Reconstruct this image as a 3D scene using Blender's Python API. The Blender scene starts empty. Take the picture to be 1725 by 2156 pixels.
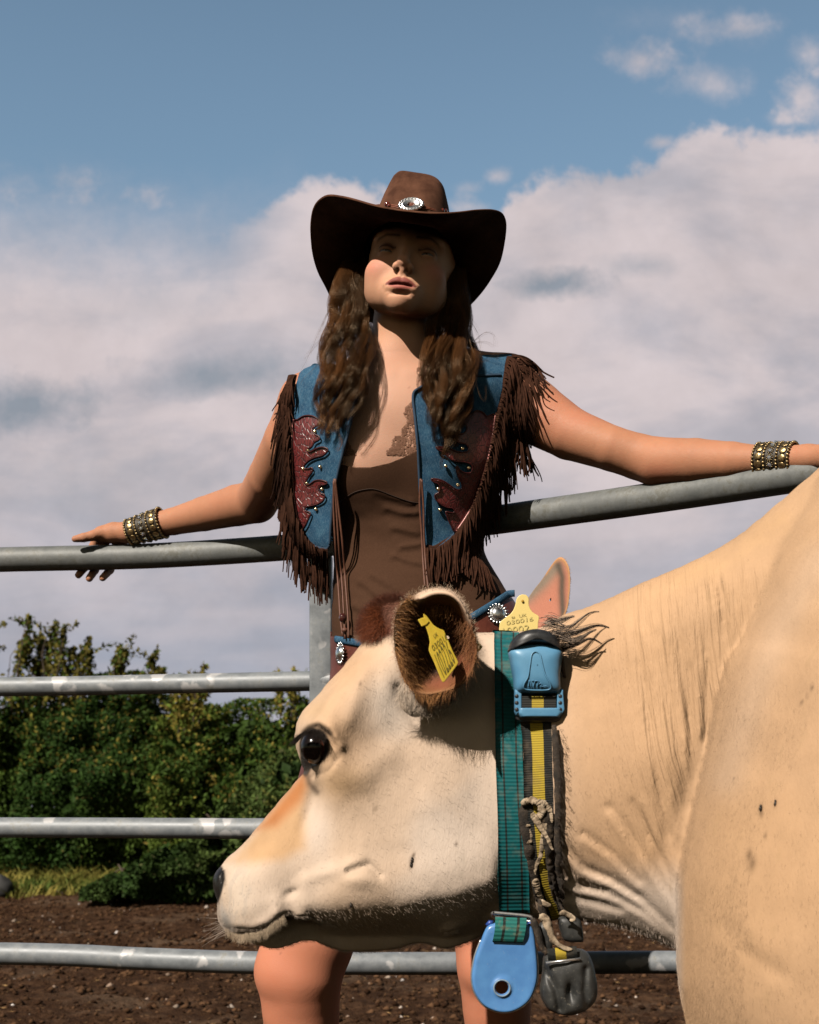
import bpy, math, random
import numpy as np
from mathutils import Vector
rng = np.random.default_rng(7)
random.seed(7)
SC = bpy.context.scene
COL = SC.collection
# ---------------------------------------------------------------- camera, sky, sun, exposure
F, CX, HY, CH = 2800.0, 862.5, 1700.0, 0.73      # focal length in 1/1725 frame widths, centre, horizon row, camera height
cam = bpy.data.cameras.new('camera'); cam_o = bpy.data.objects.new('camera', cam); COL.objects.link(cam_o)
cam_o.location = (0, 0, CH); cam_o.rotation_euler = (math.radians(90), 0, 0)
cam.sensor_fit = 'HORIZONTAL'; cam.sensor_width = 36.0; cam.lens = 36.0 * F / 1725.0
cam.shift_y = (HY - 1078.0) / 1725.0
cam.clip_start = 0.05; cam.clip_end = 5000
cam.dof.use_dof = True; cam.dof.focus_distance = 1.92; cam.dof.aperture_fstop = 13.0
SC.camera = cam_o
SUN_EL, SUN_AZ = math.radians(41), math.radians(37)
S_DIR = Vector((-math.sin(SUN_AZ) * math.cos(SUN_EL), -math.cos(SUN_AZ) * math.cos(SUN_EL), math.sin(SUN_EL)))
sun = bpy.data.lights.new('sun', 'SUN'); sun_o = bpy.data.objects.new('sun', sun); COL.objects.link(sun_o)
sun.energy = 5.0; sun.angle = math.radians(0.55); sun.color = (1.0, 0.91, 0.80)
sun_o.location = (-3, -4, 5); sun_o.rotation_euler = S_DIR.to_track_quat('Z', 'Y').to_euler()
SC.view_settings.view_transform = 'Standard'; SC.view_settings.look = 'None'
SC.view_settings.exposure = 0.24; SC.view_settings.gamma = 1.0
SC.cycles.max_bounces = 6; SC.cycles.diffuse_bounces = 0; SC.cycles.transparent_max_bounces = 12

def world_sky():
    w = bpy.data.worlds.new('World'); SC.world = w; w.use_nodes = True
    nt = w.node_tree; N = nt.nodes; L = nt.links; N.clear()
    out = N.new('ShaderNodeOutputWorld'); bg = N.new('ShaderNodeBackground'); L.new(bg.outputs[0], out.inputs[0])
    bg.inputs['Strength'].default_value = 0.08
    sky = N.new('ShaderNodeTexSky'); sky.sky_type = 'NISHITA'; sky.sun_disc = False
    sky.sun_elevation = SUN_EL; sky.sun_rotation = math.atan2(S_DIR.x, S_DIR.y); sky.air_density = 1.0; sky.dust_density = 0.6; sky.ozone_density = 1.5
    tc = N.new('ShaderNodeTexCoord'); sep = N.new('ShaderNodeSeparateXYZ'); L.new(tc.outputs['Generated'], sep.inputs[0])
    def M(op, a, b=None, c=None, clamp=False):
        n = N.new('ShaderNodeMath'); n.operation = op; n.use_clamp = clamp
        for i, v in enumerate((a, b, c)):
            if v is None: continue
            if isinstance(v, (int, float)): n.inputs[i].default_value = v
            else: L.new(v, n.inputs[i])
        return n.outputs[0]
    def SS(v, a, b):
        n = N.new('ShaderNodeMapRange'); n.interpolation_type = 'SMOOTHSTEP'; n.inputs['From Min'].default_value = a; n.inputs['From Max'].default_value = b
        L.new(v, n.inputs['Value']); return n.outputs[0]
    def NOISE(vec, scale, detail=6, rough=0.55, dist=0.0):
        n = N.new('ShaderNodeTexNoise'); n.inputs['Scale'].default_value = scale; n.inputs['Detail'].default_value = detail
        n.inputs['Roughness'].default_value = rough; n.inputs['Distortion'].default_value = dist
        L.new(vec, n.inputs['Vector']); return n.outputs['Fac']
    def MIX(f, a, b):
        n = N.new('ShaderNodeMix'); n.data_type = 'RGBA'
        for s, v in ((n.inputs[0], f), (n.inputs[6], a), (n.inputs[7], b)):
            if isinstance(v, tuple): s.default_value = (*v, 1)
            elif isinstance(v, (int, float)): s.default_value = v
            else: L.new(v, s)
        return n.outputs[2]
    ymax = M('MAXIMUM', sep.outputs[1], 0.05)
    u = M('DIVIDE', sep.outputs[0], ymax); v = M('DIVIDE', sep.outputs[2], ymax)   # tangents of azimuth and elevation
    comb = N.new('ShaderNodeCombineXYZ'); L.new(u, comb.inputs[0]); L.new(v, comb.inputs[1]); vec = comb.outputs[0]
    # cloud-top elevation against azimuth
    fc = N.new('ShaderNodeFloatCurve'); cv = fc.mapping.curves[0]
    tops = [(-1000,430),(0,452),(200,470),(360,478),(520,462),(575,425),(640,392),(690,378),(790,392),(870,432),(960,462),(1050,440),(1090,395),(1250,362),(1340,350),(1400,318),(1450,284),(1600,276),(1725,286),(2700,200)]
    fu = lambda px: ((px - CX) / F + 1.0) / 2.0
    pts = [(fu(px), (HY - py) / F) for px, py in tops]
    cv.points[0].location = (0, pts[0][1]); cv.points[-1].location = (1, pts[-1][1])
    for p in pts: cv.points.new(*p)
    fc.mapping.update()
    L.new(M('MULTIPLY_ADD', u, 0.5, 0.5), fc.inputs['Value'])
    top = fc.outputs[0]
    n1 = NOISE(vec, 9, 8, 0.6, 0.3); n2 = NOISE(vec, 34, 8, 0.62, 0.2)
    n3 = NOISE(vec, 24, 9, 0.66, 0.1)
    pert = M('ADD', M('MULTIPLY', M('SUBTRACT', n1, 0.5), 0.050), M('ADD', M('MULTIPLY', M('SUBTRACT', n2, 0.5), 0.036), M('MULTIPLY', M('ABSOLUTE', M('SUBTRACT', n3, 0.5)), -0.05)))
    h = M('ADD', M('SUBTRACT', top, v), pert)           # >0 inside the bank
    crisp = SS(h, -0.008, 0.010); soft = SS(h, -0.055, 0.075)
    side = SS(u, -0.16, -0.07)
    cov = M('ADD', M('MULTIPLY', crisp, side), M('MULTIPLY', soft, M('SUBTRACT', 1.0, side)))
    # detached wisps above the bank
    def BLOB(px, py, rx, ry, amp):
        du = M('DIVIDE', M('SUBTRACT', u, (px - CX) / F), rx / F); dv = M('DIVIDE', M('SUBTRACT', v, (HY - py) / F), ry / F)
        r = M('SQRT', M('ADD', M('MULTIPLY', du, du), M('MULTIPLY', dv, dv)))
        r = M('ADD', r, M('MULTIPLY', M('SUBTRACT', n3, 0.5), 1.9))
        return M('MULTIPLY', M('SUBTRACT', 1.0, r, clamp=True), amp)
    bl = None
    for b in ((1345,125,100,55,1.0),(1540,62,140,55,0.75),(1430,45,200,70,.38),(1690,215,90,75,1.3),(1715,110,80,60,.8),(1640,250,60,35,.9),(1500,170,160,70,.35),(1395,300,50,22,1.1),(1045,370,46,30,.95),(990,395,46,26,.9),(1500,180,120,50,.45),(985,435,56,30,1.0),(60,400,260,60,.55),(230,440,250,60,.5),(330,390,150,50,.3),(120,340,300,60,.2)):
        x = BLOB(*b); bl = x if bl is None else M('ADD', bl, x)
    wis = SS(M('MULTIPLY', bl, M('MULTIPLY', M('ADD', n2, n1), 0.95)), 0.05, 1.25)
    cov = M('MAXIMUM', cov, M('MULTIPLY', wis, 0.85))
    cov = M('MULTIPLY', cov, SS(sep.outputs[1], 0.50, 0.80))
    # shading inside the bank
    mp = N.new('ShaderNodeMapping'); mp.inputs['Scale'].default_value = (1, 2.4, 1); L.new(vec, mp.inputs[0])
    big = NOISE(mp.outputs[0], 5.0, 7, 0.55, 0.4)
    streak = N.new('ShaderNodeMapping'); streak.inputs['Scale'].default_value = (1, 4.5, 1); L.new(vec, streak.inputs[0])
    st = NOISE(streak.outputs[0], 7.0, 6, 0.5, 0.2)
    grey = M('MULTIPLY', SS(big, 0.40, 0.66), 0.75)
    dk = None
    for b in ((60,850,170,75,1.3),(470,790,230,60,.9),(1175,600,130,42,1.25),(1350,560,110,35,.5),(330,640,200,80,.25),(200,1000,300,120,.35)):
        x = BLOB(*b); dk = x if dk is None else M('ADD', dk, x)
    dk = M('MULTIPLY', dk, M('MULTIPLY', M('ADD', n1, n2), 1.0), clamp=True)
    low = SS(v, 0.26, 0.10)                              # towards the horizon
    lowm = M('MULTIPLY', low, M('ADD', M('MULTIPLY', st, 1.1), 0.05), clamp=True)
    white = (6.9, 6.05, 6.15); gcol = (4.2, 4.2, 4.75); dcol = (3.0, 3.35, 3.9); lcol = (2.9, 3.45, 4.4)
    c = MIX(grey, white, gcol); c = MIX(dk, c, dcol); c = MIX(lowm, c, lcol)
    edge = M('ADD', M('MULTIPLY', M('SUBTRACT', n2, 0.5), 0.22), M('MULTIPLY', M('SUBTRACT', n1, 0.5), 0.50))
    hs = N.new('ShaderNodeHueSaturation'); L.new(c, hs.inputs['Color']); L.new(M('ADD', M('MULTIPLY', edge, 0.8), 1.0), hs.inputs['Value'])
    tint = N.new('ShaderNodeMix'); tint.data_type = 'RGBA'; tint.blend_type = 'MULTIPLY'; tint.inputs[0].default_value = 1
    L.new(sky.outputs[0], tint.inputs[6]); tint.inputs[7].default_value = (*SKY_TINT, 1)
    dim = M('MULTIPLY', M('ADD', M('MULTIPLY', SS(sep.outputs[1], 0.0, 0.7), 0.70), 0.30), SS(sep.outputs[2], 1.05, 0.45))  # unseen sky behind and overhead dimmed to set the shadow fill
    dmx = N.new('ShaderNodeMix'); dmx.data_type = 'RGBA'; dmx.blend_type = 'MULTIPLY'; dmx.inputs[0].default_value = 1; warm = MIX(SS(sep.outputs[1], 0.3, -0.4), (1.0, 1.0, 1.0), (1.15, 0.88, 0.62)); L.new(MIX(1.0, tint.outputs[2], warm), dmx.inputs[6]); dmx.inputs[6].links[0].from_node.blend_type = 'MULTIPLY'; L.new(dim, dmx.inputs[7])  # sky behind the camera warmed, standing in for bounced fill light
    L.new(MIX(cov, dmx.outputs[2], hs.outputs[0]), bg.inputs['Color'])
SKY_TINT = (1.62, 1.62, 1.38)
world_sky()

# ---------------------------------------------------------------- helpers
def W(px, py, D):
    """a point at image column px, row py, D metres in front of the camera, in world space"""
    return np.array([(px - CX) * D / F, D, CH + (HY - py) * D / F])
def WA(px, py, D):
    px, py, D = np.broadcast_arrays(np.asarray(px, float), np.asarray(py, float), np.asarray(D, float))
    return np.stack([(px - CX) * D / F, D, CH + (HY - py) * D / F], -1)
def PX(v):
    return CX + v[..., 0] * F / v[..., 1], HY - (v[..., 2] - CH) * F / v[..., 1]

def put(o, label=None, cat=None, group=None, kind=None, parent=None):
    if parent is not None: o.parent = parent
    if label: o['label'] = label
    if cat: o['category'] = cat
    if group: o['group'] = group
    if kind: o['kind'] = kind
    return o
def empty(name, loc, label, cat, group=None):
    o = bpy.data.objects.new(name, None); COL.objects.link(o); o.location = loc; o.empty_display_size = 0.1
    bpy.context.view_layer.update()
    return put(o, label, cat, group)
def mesh(name, V, Fc, mat=None, parent=None, smooth=True, cols=None, fcols=None, mats=None, mi=None, **kw):
    """V (n,3); Fc (m,3|4) array, or a list of polygons"""
    V = np.asarray(V, np.float32)
    if parent is not None: V = V - np.array(parent_loc(parent), np.float32)
    me = bpy.data.meshes.new(name)
    if isinstance(Fc, np.ndarray):
        k = Fc.shape[1]; m = len(Fc)
        me.vertices.add(len(V)); me.vertices.foreach_set('co', V.ravel())
        me.loops.add(m * k); me.loops.foreach_set('vertex_index', Fc.astype(np.int32).ravel())
        me.polygons.add(m); me.polygons.foreach_set('loop_start', np.arange(0, m * k, k, dtype=np.int32))
        me.update(calc_edges=True)
    else:
        me.from_pydata([tuple(map(float, v)) for v in V], [], [tuple(map(int, f)) for f in Fc]); me.update()
    me.polygons.foreach_set('use_smooth', np.full(len(me.polygons), bool(smooth)))
    if cols is not None:
        a = me.color_attributes.new('col', 'FLOAT_COLOR', 'POINT')
        c = np.ones((len(V), 4), np.float32); c[:, :3] = cols; a.data.foreach_set('color', c.ravel())
    if fcols is not None:
        a = me.attributes.new('col', 'FLOAT_COLOR', 'FACE')
        c = np.ones((len(me.polygons), 4), np.float32); c[:, :3] = fcols; a.data.foreach_set('color', c.ravel())
    for m_ in (mats or ([mat] if mat else [])): me.materials.append(m_)
    if mi is not None: me.polygons.foreach_set('material_index', np.asarray(mi, np.int32))
    o = bpy.data.objects.new(name, me); COL.objects.link(o)
    put(o, parent=parent, **kw)
    return o
def parent_loc(p):
    l = Vector((0, 0, 0))
    while p is not None: l = l + p.location; p = p.parent
    return l
def join(parts):
    """[(V,F)] with equal face arity -> one V,F"""
    Vs, Fs, n = [], [], 0
    for v, f in parts:
        Vs.append(np.asarray(v, float)); Fs.append(np.asarray(f) + n); n += len(v)
    return np.concatenate(Vs), np.concatenate(Fs)
def frames(P):
    T = np.gradient(P, axis=-2); T /= np.linalg.norm(T, axis=-1, keepdims=True) + 1e-12
    return T
def tubes(P, R, K=6, ref=(0.13, 1, 0.21), flat=1.0, cap=True):
    """P (n,m,3) paths, R (n,m) or (m,) radii -> V, quads. flat squashes across the second axis"""
    P = np.asarray(P, float)
    if P.ndim == 2: P = P[None]
    n, m, _ = P.shape; R = np.broadcast_to(np.asarray(R, float), (n, m))
    T = frames(P); ref = np.broadcast_to(np.asarray(ref, float), T.shape)
    A = np.cross(T, ref); A /= np.linalg.norm(A, axis=-1, keepdims=True) + 1e-12; B = np.cross(T, A)
    an = np.arange(K) * 2 * math.pi / K + (math.pi / 4 if K == 4 else 0)
    V = P[:, :, None] + R[:, :, None, None] * (np.cos(an)[None, None, :, None] * A[:, :, None] + flat * np.sin(an)[None, None, :, None] * B[:, :, None])
    idx = np.arange(n * m * K).reshape(n, m, K)
    a = idx[:, :-1]; b = idx[:, 1:]
    Q = np.stack([a, np.roll(a, -1, 2), np.roll(b, -1, 2), b], -1).reshape(-1, 4)
    V = V.reshape(-1, 3)
    if cap:
        c0 = P[:, 0]; c1 = P[:, -1]; base = len(V)
        V = np.concatenate([V, c0, c1])
        i0 = base + np.arange(n); i1 = base + n + np.arange(n)
        f0 = idx[:, 0]; f1 = idx[:, -1]
        if K % 2 == 0:   # quads through the centre
            e = np.arange(0, K, 2)
            q0 = np.stack([np.broadcast_to(i0[:, None], (n, K // 2)), f0[:, (e + 2) % K], f0[:, (e + 1) % K], f0[:, e]], -1)
            q1 = np.stack([np.broadcast_to(i1[:, None], (n, K // 2)), f1[:, e], f1[:, (e + 1) % K], f1[:, (e + 2) % K]], -1)
            Q = np.concatenate([Q, q0.reshape(-1, 4), q1.reshape(-1, 4)])
    return V, Q
def resample(P, n):
    P = np.asarray(P, float); d = np.r_[0, np.cumsum(np.linalg.norm(np.diff(P, axis=0), axis=1))]
    t = np.linspace(0, d[-1], n); return np.stack([np.interp(t, d, P[:, i]) for i in range(P.shape[1])], 1)
def spline(P, n, closed=False):
    """Catmull-Rom through the points"""
    P = np.asarray(P, float)
    Q = np.concatenate([P[-1:], P, P[:2]]) if closed else np.concatenate([2 * P[:1] - P[1:2], P, 2 * P[-1:] - P[-2:-1]])
    segs = len(Q) - 3; out = []
    for i in range(segs):
        t = np.linspace(0, 1, 12, endpoint=False)[:, None]; a, b, c, d = Q[i:i + 4]
        out.append(0.5 * ((2 * b) + (c - a) * t + (2 * a - 5 * b + 4 * c - d) * t ** 2 + (3 * b - a - 3 * c + d) * t ** 3))
    out.append(Q[segs + 1][None] if not closed else P[:1])
    r = resample(np.concatenate(out), n + 1 if closed else n)
    return r[:-1] if closed else r
def sphere(c, r, seg=12, rings=8, M=None):
    th = np.linspace(0, math.pi, rings + 1); ph = np.arange(seg) * 2 * math.pi / seg
    V = np.stack([np.sin(th)[:, None] * np.cos(ph), np.sin(th)[:, None] * np.sin(ph), np.cos(th)[:, None] * np.ones(seg)], -1).reshape(-1, 3) * np.asarray(r, float)
    if M is not None: V = V @ np.asarray(M).T
    i = np.arange((rings + 1) * seg).reshape(rings + 1, seg); a = i[:-1]; b = i[1:]
    return V + np.asarray(c), np.stack([a, b, np.roll(b, -1, 1), np.roll(a, -1, 1)], -1).reshape(-1, 4)
# value noise (numpy)
_perm = rng.random((64, 64, 64)).astype(np.float32)
def vnoise(p, scale=1.0, octaves=3, seed=0):
    p = np.asarray(p, float) * scale + seed * 7.31; out = np.zeros(p.shape[:-1]); amp = 1.0; tot = 0
    for o in range(octaves):
        i = np.floor(p).astype(int); f = p - i; f = f * f * (3 - 2 * f); i &= 63; j = (i + 1) & 63
        x0, y0, z0 = i[..., 0], i[..., 1], i[..., 2]; x1, y1, z1 = j[..., 0], j[..., 1], j[..., 2]; fx, fy, fz = f[..., 0], f[..., 1], f[..., 2]
        g = _perm
        a = (g[x0, y0, z0] * (1 - fx) + g[x1, y0, z0] * fx) * (1 - fy) + (g[x0, y1, z0] * (1 - fx) + g[x1, y1, z0] * fx) * fy
        b = (g[x0, y0, z1] * (1 - fx) + g[x1, y0, z1] * fx) * (1 - fy) + (g[x0, y1, z1] * (1 - fx) + g[x1, y1, z1] * fx) * fy
        out += amp * ((a * (1 - fz) + b * fz) * 2 - 1); tot += amp; amp *= 0.5; p = p * 2.03 + 11.7
    return out / tot
def sstep(x, a, b):
    t = np.clip((x - a) / (b - a), 0, 1); return t * t * (3 - 2 * t)
def poly_sd(px, py, poly):
    """signed distance to a closed polygon, positive inside"""
    poly = np.asarray(poly, float); d = np.full(px.shape, 1e9); ins = np.zeros(px.shape, bool)
    for (x0, y0), (x1, y1) in zip(poly, np.roll(poly, -1, 0)):
        ex, ey = x1 - x0, y1 - y0; wx, wy = px - x0, py - y0
        t = np.clip((wx * ex + wy * ey) / (ex * ex + ey * ey + 1e-12), 0, 1)
        d = np.minimum(d, (wx - ex * t) ** 2 + (wy - ey * t) ** 2)
        c = ((y0 > py) != (y1 > py)) & (px < (x1 - x0) * (py - y0) / (y1 - y0 + 1e-12) + x0)
        ins ^= c
    return np.sqrt(d) * np.where(ins, 1, -1)
def tps(pts, vals, reg=1e-3):
    pts = np.asarray(pts, float) / 300.0; n = len(pts)
    def k(r2): return 0.5 * r2 * np.log(r2 + 1e-9)
    K = k(((pts[:, None] - pts[None]) ** 2).sum(-1)) + reg * np.eye(n)
    Pm = np.c_[np.ones(n), pts]; A = np.block([[K, Pm], [Pm.T, np.zeros((3, 3))]])
    w = np.linalg.solve(A, np.r_[vals, 0, 0, 0])
    def f(px, py):
        q = np.stack([px, py], -1) / 300.0; out = w[n] + w[n + 1] * q[..., 0] + w[n + 2] * q[..., 1]
        for i in range(n): out = out + w[i] * k((q[..., 0] - pts[i, 0]) ** 2 + (q[..., 1] - pts[i, 1]) ** 2)
        return out
    return f
# signed-distance shapes (negative inside)
def s_ell(p, c, r, M=None):
    q = p - np.asarray(c)
    if M is not None: q = q @ M
    r = np.asarray(r); k0 = np.linalg.norm(q / r, axis=-1); k1 = np.linalg.norm(q / (r * r), axis=-1)
    return k0 * (k0 - 1) / (k1 + 1e-9)
def s_cone(p, a, b, ra, rb):
    a = np.asarray(a); b = np.asarray(b); pa = p - a; ba = b - a
    h = np.clip((pa @ ba) / (ba @ ba), 0, 1)
    return np.linalg.norm(pa - h[..., None] * ba, axis=-1) - (ra + (rb - ra) * h)
def smin(a, b, k):
    h = np.clip(0.5 + 0.5 * (b - a) / k, 0, 1); return b + (a - b) * h - k * h * (1 - h)
def smax(a, b, k): return -smin(-a, -b, k)
def surface_nets(Fv, org, h):
    """Fv negative inside -> verts, quads"""
    S = Fv < 0; nx, ny, nz = Fv.shape
    cnt = np.zeros((nx - 1, ny - 1, nz - 1), np.int8)
    for i in (0, 1):
        for j in (0, 1):
            for k in (0, 1): cnt += S[i:nx - 1 + i, j:ny - 1 + j, k:nz - 1 + k]
    act = (cnt > 0) & (cnt < 8); ids = np.argwhere(act); n = len(ids)
    acc = np.zeros((n, 3)); num = np.zeros(n)
    C = [(i, j, k) for i in (0, 1) for j in (0, 1) for k in (0, 1)]
    for a in range(8):
        for b in range(a + 1, 8):
            d = [C[b][q] - C[a][q] for q in range(3)]
            if sum(abs(x) for x in d) != 1: continue
            fa = Fv[ids[:, 0] + C[a][0], ids[:, 1] + C[a][1], ids[:, 2] + C[a][2]].astype(float)
            fb = Fv[ids[:, 0] + C[b][0], ids[:, 1] + C[b][1], ids[:, 2] + C[b][2]].astype(float)
            m = (fa < 0) != (fb < 0); t = np.where(m, fa / np.where(m, fa - fb, 1), 0)
            acc += np.where(m[:, None], np.array(C[a]) + t[:, None] * np.array(d), 0); num += m
    V = (ids + acc / num[:, None]) * h + np.asarray(org)
    idx = np.full(act.shape, -1, np.int32); idx[act] = np.arange(n)
    Q = []
    for ax in range(3):
        o1, o2 = [x for x in range(3) if x != ax]
        sl = [slice(1, -1)] * 3; sl[ax] = slice(0, -1); s2 = list(sl); s2[ax] = slice(1, None)
        A = S[tuple(sl)]; B = S[tuple(s2)]; e = np.argwhere(A != B); flip = A[tuple(e.T)]
        base = e.copy(); base[:, o1] += 1; base[:, o2] += 1
        def g(d1, d2):
            q = base.copy(); q[:, o1] -= d1; q[:, o2] -= d2; return idx[tuple(q.T)]
        q = np.stack([g(1, 1), g(0, 1), g(0, 0), g(1, 0)], 1)
        if ax == 1: flip = ~flip
        q[~flip] = q[~flip][:, ::-1]
        Q.append(q)
    Q = np.concatenate(Q); return V, Q[(Q >= 0).all(1)]
def build_sdf(fn, lo, hi, h, B=8, slack=2.0):
    lo = np.asarray(lo, float); nb = np.ceil((np.asarray(hi) - lo) / (h * B)).astype(int)
    c = [lo[i] + (np.arange(nb[i]) + 0.5) * B * h for i in range(3)]
    G = np.stack(np.meshgrid(*c, indexing='ij'), -1); f = fn(G.reshape(-1, 3)).reshape(nb)
    Fv = np.repeat(np.repeat(np.repeat(f.astype(np.float32), B, 0), B, 1), B, 2)
    act = np.argwhere(np.abs(f) < B * h * 0.87 * slack)
    loc = np.stack(np.meshgrid(*[np.arange(B)] * 3, indexing='ij'), -1).reshape(-1, 3)
    for s in range(0, len(act), 400):
        a = act[s:s + 400]; I = (a[:, None] * B + loc[None]).reshape(-1, 3)
        Fv[tuple(I.T)] = fn(lo + I * h)
    return surface_nets(Fv, lo, h)
def lap(V, Q, it=2, lam=0.5, mask=None):
    n = len(V); e = np.concatenate([Q[:, [i, (i + 1) % Q.shape[1]]] for i in range(Q.shape[1])]); e = np.concatenate([e, e[:, ::-1]])
    deg = np.bincount(e[:, 0], minlength=n) + 1e-9
    for _ in range(it):
        A = np.stack([np.bincount(e[:, 0], weights=V[e[:, 1], i], minlength=n) for i in range(3)], 1) / deg[:, None]
        l = lam if mask is None else lam * mask[:, None]
        V = V + l * (A - V)
    return V
def normals(V, Q):
    n = np.cross(V[Q[:, 2]] - V[Q[:, 0]], V[Q[:, -1]] - V[Q[:, 1]])
    N = np.stack([sum(np.bincount(Q[:, k], weights=n[:, i], minlength=len(V)) for k in range(Q.shape[1])) for i in range(3)], 1)
    return N / (np.linalg.norm(N, axis=1, keepdims=True) + 1e-12)
def tri(Q): return np.concatenate([Q[:, [0, 1, 2]], Q[:, [0, 2, 3]]])
def compact(V, T, *attrs):
    u, inv = np.unique(T, return_inverse=True); return (V[u], inv.reshape(T.shape), *[a[u] for a in attrs])
def clip(V, T, s):
    """keep the part of a triangle mesh where s > 0, cut cleanly along s = 0"""
    s = np.where(np.abs(s) < 1e-7, 1e-7, s); ins = s[T] > 0; k = ins.sum(1)
    out = [T[k == 3]]; newV = [V]; n = len(V)
    for kk in (1, 2):
        Tk = T[k == kk]; ik = ins[k == kk]
        if not len(Tk): continue
        odd = np.argmax(ik if kk == 1 else ~ik, 1); r = np.arange(len(Tk))
        a, b, c = Tk[r, odd], Tk[r, (odd + 1) % 3], Tk[r, (odd + 2) % 3]
        def cut(p, q):
            t = (s[p] / (s[p] - s[q]))[:, None]; return V[p] + t * (V[q] - V[p])
        ab = cut(a, b); ac = cut(a, c); newV += [ab, ac]; i1 = n + np.arange(len(Tk)); i2 = i1 + len(Tk); n += 2 * len(Tk)
        if kk == 1: out.append(np.stack([a, i1, i2], 1))
        else: out += [np.stack([i1, b, c], 1), np.stack([i1, c, i2], 1)]
    V2 = np.concatenate(newV); T2 = np.concatenate(out)
    return compact(V2, T2) if len(T2) else (V2[:0], T2)
def shell(V, T, th):
    """give a triangle sheet thickness th inwards"""
    N = normals(V, T); n = len(V); V2 = np.concatenate([V, V - N * th])
    e = np.concatenate([T[:, [0, 1]], T[:, [1, 2]], T[:, [2, 0]]]); key = np.sort(e, 1); _, inv, cnt = np.unique(key, axis=0, return_inverse=True, return_counts=True)
    b = e[cnt[inv.ravel()] == 1]
    return V2, np.concatenate([T, T[:, ::-1] + n, np.stack([b[:, 1], b[:, 0], b[:, 0] + n], 1), np.stack([b[:, 1], b[:, 0] + n, b[:, 1] + n], 1)])
# strands as Cycles hair
def strands(name, P, r0, r1, mat, parent=None, cols=None, **kw):
    """P (n,m,3) points, root to tip radii"""
    P = np.asarray(P, np.float32); n, m, _ = P.shape
    if parent is not None: P = P - np.array(parent_loc(parent), np.float32)
    hc = bpy.data.hair_curves.new(name); hc.add_curves([m] * n)
    hc.attributes['position'].data.foreach_set('vector', P.ravel()) if 'position' in hc.attributes else hc.points.foreach_set('position', P.ravel())
    ra = hc.attributes.get('radius') or hc.attributes.new('radius', 'FLOAT', 'POINT')
    t = np.linspace(0, 1, m); R = np.broadcast_to((r0 + (r1 - r0) * t)[None], (n, m)).astype(np.float32)
    ra.data.foreach_set('value', np.ascontiguousarray(R).ravel())
    if cols is not None:
        a = hc.attributes.new('col', 'FLOAT_COLOR', 'CURVE'); c = np.ones((n, 4), np.float32); c[:, :3] = cols; a.data.foreach_set('color', c.ravel())
    hc.materials.append(mat)
    o = bpy.data.objects.new(name, hc); COL.objects.link(o); return put(o, parent=parent, **kw)
# ---------------------------------------------------------------- materials
class NT:
    def __init__(s, name):
        s.m = bpy.data.materials.new(name); s.m.use_nodes = True; s.t = s.m.node_tree; s.N = s.t.nodes; s.L = s.t.links
        s.b = s.N['Principled BSDF']; s.out = s.N['Material Output']
    def set(s, **kw):
        for k, v in kw.items():
            i = s.b.inputs[k.replace('_', ' ')]
            if hasattr(v, 'links'): s.L.new(v, i)
            else: i.default_value = (*v, 1) if isinstance(v, tuple) and len(v) == 3 and i.type == 'RGBA' else v
        return s
    def coord(s, kind='Object', scale=(1, 1, 1), rot=(0, 0, 0)):
        t = s.N.new('ShaderNodeTexCoord'); m = s.N.new('ShaderNodeMapping'); m.inputs['Scale'].default_value = scale; m.inputs['Rotation'].default_value = rot
        s.L.new(t.outputs[kind], m.inputs[0]); return m.outputs[0]
    def noise(s, vec, scale, detail=4, rough=0.5, dist=0.0):
        n = s.N.new('ShaderNodeTexNoise'); n.inputs['Scale'].default_value = scale; n.inputs['Detail'].default_value = detail
        n.inputs['Roughness'].default_value = rough; n.inputs['Distortion'].default_value = dist; s.L.new(vec, n.inputs['Vector']); return n.outputs['Fac']
    def voro(s, vec, scale, feature='F1', rnd=1.0):
        n = s.N.new('ShaderNodeTexVoronoi'); n.feature = feature; n.inputs['Scale'].default_value = scale; n.inputs['Randomness'].default_value = rnd
        s.L.new(vec, n.inputs['Vector']); return n.outputs['Distance']
    def wave(s, vec, scale, dist=0.0, dirn='X', ds=1.0):
        n = s.N.new('ShaderNodeTexWave'); n.bands_direction = dirn; n.inputs['Scale'].default_value = scale; n.inputs['Distortion'].default_value = dist
        n.inputs['Detail Scale'].default_value = ds; s.L.new(vec, n.inputs['Vector']); return n.outputs['Fac']
    def ramp(s, f, stops):
        n = s.N.new('ShaderNodeValToRGB'); e = n.color_ramp.elements
        while len(e) < len(stops): e.new(0.5)
        for q, (p, c) in zip(e, stops): q.position = p; q.color = (*c, 1) if isinstance(c, tuple) else (c, c, c, 1)
        s.L.new(f, n.inputs[0]); return n.outputs[0]
    def math(s, op, a, b=0.0, clamp=False):
        n = s.N.new('ShaderNodeMath'); n.operation = op; n.use_clamp = clamp
        for i, v in enumerate((a, b)):
            if isinstance(v, (int, float)): n.inputs[i].default_value = v
            else: s.L.new(v, n.inputs[i])
        return n.outputs[0]
    def mix(s, f, a, b, mode='MIX'):
        n = s.N.new('ShaderNodeMix'); n.data_type = 'RGBA'; n.blend_type = mode
        for q, v in ((n.inputs[0], f), (n.inputs[6], a), (n.inputs[7], b)):
            if isinstance(v, tuple): q.default_value = (*v, 1)
            elif isinstance(v, (int, float)): q.default_value = v
            else: s.L.new(v, q)
        return n.outputs[2]
    def attr(s, name='col'):
        n = s.N.new('ShaderNodeAttribute'); n.attribute_name = name; return n.outputs['Color']
    def bump(s, h, strength=0.5, dist=0.002):
        n = s.N.new('ShaderNodeBump'); n.inputs['Strength'].default_value = strength; n.inputs['Distance'].default_value = dist
        s.L.new(h, n.inputs['Height']); s.L.new(n.outputs[0], s.b.inputs['Normal']); return s
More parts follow.
